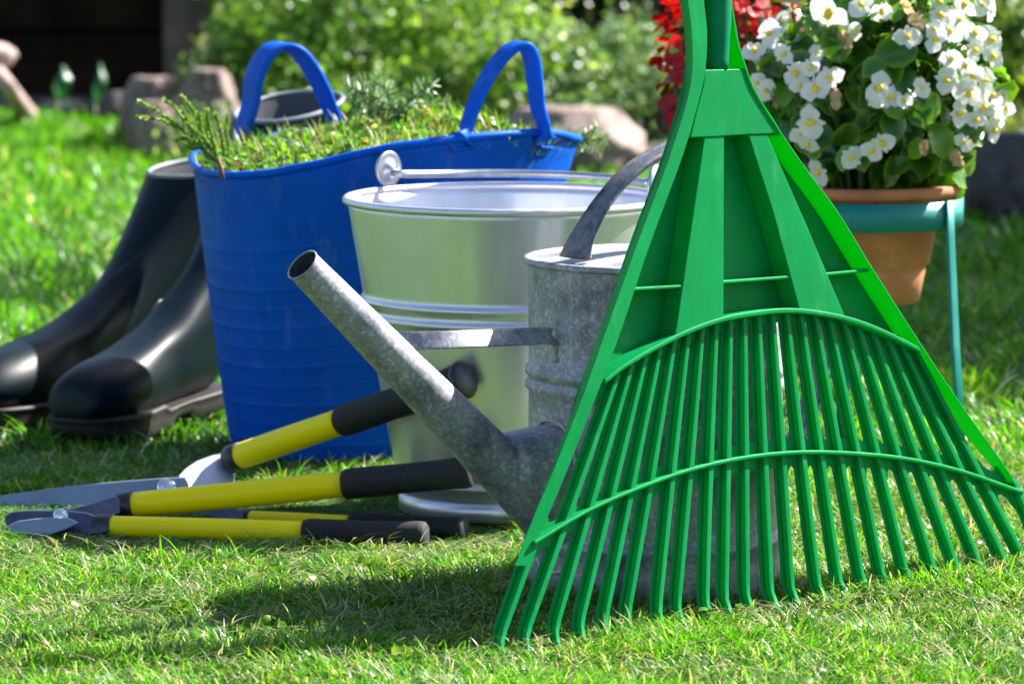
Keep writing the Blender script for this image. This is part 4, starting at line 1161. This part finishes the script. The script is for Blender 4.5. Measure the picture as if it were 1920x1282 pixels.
TR = [(1568, 186, .6), (1450, 185, .6), (1555, 27, 1.35), (1602, 59, .7), (1444, 64, 1.1), (1414, 97, 1.1), (1470, 102, .9), (1654, 23, .9), (1615, 10, 1), (1763, 30, 1.1), (1807, 10, 1.1), (1797, 39, .9), (1750, 55, .9), (1755, 76, .9), (1701, 70, .9), (1827, 64, 1.1),
      (1858, 75, 1.1), (1860, 106, .9), (1491, 137, 1.1), (1521, 128, .9), (1531, 101, .8), (1557, 146, 1.1), (1530, 168, 1.1), (1647, 164, 1.1), (1669, 183, .9), (1696, 190, .8), (1728, 165, .8), (1774, 151, 1.15), (1823, 144, 1.1), (1860, 179, .9),
      (1798, 213, 1), (1843, 200, .9), (1862, 243, 1), (1884, 203, .9), (1521, 229, 1.15), (1502, 250, .8), (1516, 270, .8), (1597, 295, .9), (1654, 268, .8), (1634, 284, .8), (1806, 268, .9), (1793, 300, .8), (1735, 278, .55), (1534, 322, 1.05), (1421, 158, .9),
      (1783, 112, .9), (1810, 124, .9), (1815, 176, 1), (1847, 151, .9), (1841, 10, 1), (1700, 15, .8), (1585, 75, .6), (1640, 185, .8), (1437, 170, .8), (1780, 60, 1), (1870, 225, .8), (1826, 95, .9), (1760, 5, .9), (1720, 40, .6), (1500, 160, .8), (1880, 180, .7), (1830, 225, .7)]
begonia(POT + Vector((0, 0, .295)), (0.405, 5.30, 0.418), (0.142, 0.135, 0.150), 'bushy begonia covered in white flowers with yellow centres', TR, 30, 720,
        [(0.02, 0.10, 0.012), (0.04, 0.16, 0.014), (0.10, 0.27, 0.02), (0.025, 0.12, 0.02)], (0.26, 0.44, 0.03), ((0.86, 0.87, 0.78), (0.88, 0.88, 0.90)), 0.0168, 3)
TRR = [(1240, 35, 1.2), (1262, 18, 1), (1245, 75, 1.1), (1262, 60, 1.1), (1232, 115, 1), (1258, 112, 1), (1270, 80, .9), (1272, 150, .7), (1248, 190, 1), (1262, 200, 1.1), (1258, 218, 1), (1395, 15, 1.2), (1415, 22, 1), (1380, 10, 1), (1405, 45, .9), (1430, 5, .9), (1480, 45, .9), (1500, 38, .6), (1452, 20, .6),
       (1268, 250, .8), (1275, 20, 1), (1255, 5, 1), (1275, 110, 1), (1270, 215, 1), (1300, 60, 1), (1340, 20, 1), (1390, 90, .7), (1490, 15, .7), (1245, 128, .7), (1235, 55, 1), (1252, 48, .9), (1268, 38, 1), (1240, 95, .9), (1270, 130, 1), (1262, 230, .9), (1372, 30, 1), (1420, 60, .8), (1440, 30, .8), (1385, 60, .7)]
begonia(RPOT + Vector((0, 0, .2)), (0.278, 5.72, 0.372), (0.098, 0.10, 0.15), 'begonia with red flowers and bronze leaves growing behind the rake', TRR, 18, 300,
        [(0.05, 0.07, 0.02), (0.10, 0.05, 0.02), (0.03, 0.06, 0.015), (0.14, 0.07, 0.02)], (0.2, 0.12, 0.03), ((0.55, 0.01, 0.01), (0.72, 0.006, 0.012)), 0.0172, 5, 'red')

# ------------------------------------------------------------------ BACKGROUND
def rock(c, size, label, mat, seed, group=None, rz=0):
    bm = bmesh.new(); bmesh.ops.create_icosphere(bm, subdivisions=5, radius=1)
    for v in bm.verts:
        p = v.co.copy(); o_ = Vector((seed * 3.1, seed * 1.7, 0))
        k = 1 + .28 * noise.noise(p * 1.1 + o_) + .12 * noise.noise(p * 2.7 + o_) + .05 * noise.noise(p * 6 + o_) - .10 * max(0, .12 - abs(noise.noise(p * 2.2 + o_ * 2))) * 5 + .02 * noise.noise(p * 20 + o_)
        # flatten facets
        v.co = p * k
        for fd in (Vector((.2, -.7, .6)), Vector((-.6, -.5, .4)), Vector((.7, -.3, .5)), Vector((0, 0, 1))):
            f = fd.normalized(); e = v.co.dot(f) - .86
            if e > 0: v.co -= f * e * .8
        v.co = Vector((v.co.x * size[0], v.co.y * size[1], v.co.z * size[2]))
    me = bpy.data.meshes.new('stone'); bm.to_mesh(me); bm.free(); me.materials.append(mat)
    me.polygons.foreach_set('use_smooth', [True] * len(me.polygons))
    o = bpy.data.objects.new('stone', me); col.objects.link(o); o.location = (c[0], c[1], c[2] + size[2] * .62); o.rotation_euler = (0, 0, rz)
    return tag(o, label, 'stone', group)
G_ = 'stones edging the planting bed'
def rpx(x0, x1, y0, ybase, mat, label, seed, deep=.8):
    p = gnd((x0 + x1) / 2, ybase); Y = p.y; w = (x1 - x0) / FPX * Y / 2; h = (ybase - y0) / FPX * Y
    p.y += w * deep
    return rock((p.x, p.y, 0), (w, w * deep, h / 1.6), label, mat, seed, G_)
rpx(925, 1212, 200, 340, M['rock'], 'large rounded pinkish boulder right behind the blue tub', 1)
rpx(225, 350, 140, 275, M['rock'], 'sunlit pink stone with a cracked top, left of the tall grey-brown one', 2)
rpx(325, 450, 120, 310, M['rock'], 'tall grey-brown stone at the foot of the shrub, above the left boot', 3)
rpx(238, 335, 185, 300, M['rock'], 'lower front pink stone above the left boot top', 9)
rpx(60, 160, 186, 222, M['rock'], 'flat low pale stone under the two hosta leaves', 4)
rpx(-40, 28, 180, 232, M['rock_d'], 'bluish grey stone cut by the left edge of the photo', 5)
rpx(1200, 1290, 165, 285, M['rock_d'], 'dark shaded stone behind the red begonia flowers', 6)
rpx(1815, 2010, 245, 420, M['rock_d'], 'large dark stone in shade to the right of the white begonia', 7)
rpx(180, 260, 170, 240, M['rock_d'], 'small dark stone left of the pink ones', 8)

# fence: horizontal boards with posts
FY = 11.35
fence = thing('board_fence', (0, FY, 0), 'dark weathered fence of horizontal boards along the back of the garden', 'fence')
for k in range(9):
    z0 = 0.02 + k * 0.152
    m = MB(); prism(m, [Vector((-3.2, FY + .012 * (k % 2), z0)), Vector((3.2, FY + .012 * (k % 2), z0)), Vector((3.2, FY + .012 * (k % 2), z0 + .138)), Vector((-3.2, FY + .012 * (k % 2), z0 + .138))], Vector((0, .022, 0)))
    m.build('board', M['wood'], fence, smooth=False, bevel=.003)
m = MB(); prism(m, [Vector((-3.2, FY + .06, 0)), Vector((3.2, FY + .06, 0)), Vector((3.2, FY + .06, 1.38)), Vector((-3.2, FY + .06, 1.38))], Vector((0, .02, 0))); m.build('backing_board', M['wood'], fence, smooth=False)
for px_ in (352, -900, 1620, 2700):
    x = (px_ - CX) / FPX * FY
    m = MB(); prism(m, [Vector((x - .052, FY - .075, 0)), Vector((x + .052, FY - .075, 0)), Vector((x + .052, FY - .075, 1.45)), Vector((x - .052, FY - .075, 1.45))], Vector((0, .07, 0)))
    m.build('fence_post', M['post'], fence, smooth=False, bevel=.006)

# shrubs
def shrub(base, lobes, n, size, pal, wts, label, seed, stems=14):
    root = thing('garden_shrub', base, label, 'shrub')
    loc = np.random.default_rng(seed)
    Vs = []
    per = n // len(lobes)
    for (c, r_) in lobes:
        # leaves gathered on twigs: clump centres then leaves round them
        nc = per // 9; d = loc.normal(size=(nc, 3)); d /= np.linalg.norm(d, axis=1)[:, None]
        q = loc.uniform(.25, 1.0, nc) ** .5
        cc = np.array(c) + d * np.array(r_) * (q * (1 + .16 * np.sin(d[:, 0] * 9 + d[:, 2] * 7)))[:, None]
        P_ = np.repeat(cc, 9, 0) + loc.normal(size=(nc * 9, 3)) * size * 1.1
        Nr = np.repeat(d, 9, 0) * .5 + loc.normal(size=(nc * 9, 3)) * .7 + np.array([.15, -.1, .4]); Nr /= np.linalg.norm(Nr, axis=1)[:, None]
        k = P_[:, 2] > 0.01; P_, Nr = P_[k], Nr[k]
        tint = np.repeat(pick(nc, pal, wts, .3), 9, 0)[k]
        Vs.append(leaves(P_, Nr, size * loc.uniform(.7, 1.5, len(P_)), tint, .62))
    V, F, C = join(Vs); npmesh('foliage', V, F, C, M['leaf'], root)
    m = MB(); rr_ = random.Random(seed)
    for k in range(stems):
        c, r_ = lobes[k % len(lobes)]; b0 = Vector(base) + Vector((rr_.uniform(-.1, .1), rr_.uniform(-.05, .05), -.01))
        t = Vector(c) + Vector((rr_.uniform(-.7, .7) * r_[0], rr_.uniform(-.7, .7) * r_[1], rr_.uniform(0, .9) * r_[2]))
        b0.x = b0.x * .5 + t.x * .5; md = b0.lerp(t, .5) + Vector((rr_.uniform(-.03, .03), 0, .03))
        tube(m, catmull([b0, md, t], 4), [.006 - .0005 * j for j in range(9)], 6)
    m.build('stems', M['twig'], root)
    return root
def lob(px, py, Y, rx, rz_, ry=.22):
    p = at(px, py, Y); return ((p.x, p.y, p.z), (rx, ry, rz_))
YG = [(0.17, 0.34, 0.035), (0.26, 0.44, 0.06), (0.10, 0.22, 0.03), (0.42, 0.55, 0.22), (0.05, 0.12, 0.03)]
shrub((-.2, 9.95, 0), [lob(560, 60, 9.95, .20, .20), lob(700, 90, 9.9, .22, .22), lob(860, 110, 9.85, .22, .18), lob(980, 150, 9.8, .20, .15), lob(760, -20, 10.05, .26, .20), lob(640, 190, 9.75, .2, .12)], 15000, .017, YG, [5, 5, 4, 2, 3],
      'large light green leafy shrub with sunlit leaves behind the blue tub', 21, 30)
shrub((.22, 9.9, 0), [lob(1120, 150, 9.8, .15, .12), lob(1190, 130, 9.85, .10, .10), lob(1060, 200, 9.7, .13, .08)], 5000, .014, [(0.14, 0.26, 0.09), (0.22, 0.34, 0.16), (0.07, 0.15, 0.05)], [4, 3, 3],
      'low paler bluish green shrub at the right end, between boulder and rake', 22, 12)
shrub((-.52, 10.2, 0), [lob(445, 120, 10.1, .08, .09), lob(470, 60, 10.15, .07, .06), lob(440, 170, 10.05, .10, .06)], 1700, .020, [(0.16, 0.25, 0.08), (0.35, 0.42, 0.25), (0.08, 0.16, 0.04)], [4, 3, 3],
      'sparse shrub with round pale leaves above the tall stone at the left', 23, 8)
shrub((-.4, 9.2, 0), [lob(400, 240, 9.2, .06, .05, .08), lob(350, 255, 9.15, .05, .03, .08)], 500, .014, [(0.12, 0.2, 0.06), (0.2, 0.3, 0.12)], [4, 3],
      'small tuft of pale leaves low beside the tall stone behind the juniper sprig', 24, 4)
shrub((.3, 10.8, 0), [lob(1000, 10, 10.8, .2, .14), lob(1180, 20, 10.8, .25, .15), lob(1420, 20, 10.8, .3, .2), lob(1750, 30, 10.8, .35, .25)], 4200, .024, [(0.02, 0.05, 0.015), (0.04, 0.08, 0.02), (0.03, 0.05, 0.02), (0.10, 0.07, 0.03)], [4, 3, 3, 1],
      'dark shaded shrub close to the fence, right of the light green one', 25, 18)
shrub((1.0, 9.6, 0), [lob(1905, 60, 9.6, .06, .09, .1), lob(1935, 130, 9.6, .08, .10, .1)], 700, .026, [(0.12, 0.24, 0.03), (0.2, 0.33, 0.04), (0.06, 0.12, 0.03)], [3, 3, 2],
      'small green shrub at the right edge beyond the white begonia', 26, 6)
shrub((1.0, 9.2, 0), [lob(1880, 230, 9.2, .10, .03, .1), lob(1840, 250, 9.25, .08, .03, .1)], 500, .012, [(0.12, 0.2, 0.03), (0.22, 0.28, 0.06)], [3, 3],
      'low ground-hugging green plant on the mulch at the right', 27, 3)

# hosta leaves
def hosta(px, py_top, py_base, wpx, label):
    b = at(px, py_base, 10.3); b.z = max(b.z, 0.0); t = at(px + 4, py_top, 10.3)
    root = thing('hosta_leaf', (b.x, b.y, 0.0), label, 'plant', 'hosta leaves by the fence')
    w = wpx / FPX * 10.3; n_ = 9; V_, C_ = [], []
    for i in range(n_):
        u = i / (n_ - 1); ww = w * .8 * math.sin(math.pi * min(.985, u * .92 + .05)) ** 1.3 / 2
        c = b.lerp(t, u) + Vector((.012 * math.sin(u * 2.6), -.05 * math.sin(u * 3), 0))
        for s_ in (-1, -.5, 0, .5, 1):
            V_.append((c.x + s_ * ww, c.y + abs(s_) * .018, c.z)); C_.append((0.008, .10, .04) if s_ else (.02, .14, .05))
    F_ = [(i * 5 + j, i * 5 + j + 1, i * 5 + j + 6, i * 5 + j + 5) for i in range(n_ - 1) for j in range(4)]
    npmesh('leaf_blade', np.array(V_), np.array(F_), np.array(C_), M['needle'], root, True)
    m = MB(); tube(m, [Vector((b.x, b.y, -.01)), b + Vector((0, 0, .01))] if b.z > .005 else [Vector((b.x, b.y, -.01)), Vector((b.x, b.y, .02))], .003, 6); m.build('leaf_stalk', M['stem'], root)
hosta(178, 118, 200, 32, 'upright green leaf against the dark fence, right one of the two')
hosta(108, 122, 190, 44, 'broad green leaf against the dark fence, left one of the two')
# dried stalk with a knob
m = MB(); p = [gnd(478, 236), at(480, 120, 10.2), at(480, 50, 10.2), at(482, 28, 10.2)]; p[0] = Vector((p[1].x, 10.2, 0))
st = thing('seed_stalk', p[0], 'slender dry pinkish stalk with a round head rising behind the left blue handle', 'dry stalk')
tube(m, catmull(p, 6), [.004 + .003 * (k / 18) for k in range(19)], 8); m.build('stalk', M['drywood'], st)
bm = bmesh.new(); bmesh.ops.create_icosphere(bm, subdivisions=3, radius=.013)
for v in bm.verts: v.co *= 1 + .15 * noise.noise(v.co * 150)
me = bpy.data.meshes.new('seed_head'); bm.to_mesh(me); bm.free(); me.materials.append(M['drywood'])
o = bpy.data.objects.new('seed_head', me); col.objects.link(o); o.parent = st; o.location = at(487, 20, 10.2) - p[0]
# dry wood at the left edge
m = MB()
tube(m, catmull([gnd(60, 226), at(20, 170, 10.0), at(-10, 120, 10.05), at(30, 100, 10.05)], 6), [.022 - .0006 * k for k in range(19)], 10)
tube(m, catmull([at(-60, 110, 10.0), at(-10, 105, 10.02), at(25, 108, 10.03)], 6), [.022, .024, .026, .027, .027, .028, .028, .028, .027, .026, .024, .02, .015], 10)
tag(m.build('driftwood', M['drywood'], origin=gnd(60, 226)), 'gnarled pinkish piece of dead wood at the upper left edge', 'driftwood')

# small tree outside the picture to the right: its crown shades the lawn beyond the pot
TX, TY = 2.52, 8.3
tree = thing('garden_tree', (TX, TY, 0), 'small garden tree on the right side of the lawn shading the grass', 'tree')
m = MB()
tube(m, catmull([Vector((TX, TY, -.05)), Vector((TX + .03, TY, .6)), Vector((TX - .02, TY + .03, 1.3)), Vector((TX, TY, 2.1))], 6), [.085 - .003 * k for k in range(19)], 12)
rr = random.Random(4)
for k in range(12):
    a = k * 2.4; b0 = Vector((TX, TY, 1.15 + k * .07)); e = b0 + Vector((math.cos(a) * .65, math.sin(a) * .55, .3 + .3 * rr.random()))
    tube(m, catmull([b0, b0.lerp(e, .5) + Vector((0, 0, .08)), e], 4), [.03 - .0027 * j for j in range(9)], 8)
m.build('trunk', M['bark'], tree)
nl = 19000; d = rng.normal(size=(nl // 10, 3)); d /= np.linalg.norm(d, axis=1)[:, None]; q = rng.uniform(.1, 1, nl // 10) ** .45
cc = np.array([TX - .05, TY, 1.95]) + d * np.array([1.05, 1.3, .72]) * (q * (1 + .15 * np.sin(d[:, 0] * 6 + d[:, 1] * 5)))[:, None]
P_ = np.repeat(cc, 10, 0) + rng.normal(size=(len(cc) * 10, 3)) * .055; Nr = rng.normal(size=(len(P_), 3)) + np.array([0, 0, .6]); Nr /= np.linalg.norm(Nr, axis=1)[:, None]
V, F, C = leaves(P_, Nr, rng.uniform(.05, .085, len(P_)), pick(len(P_), YG[:3], [1, 1, 1], .2), .6)
npmesh('crown', V, F, C, M['leaf'], tree)
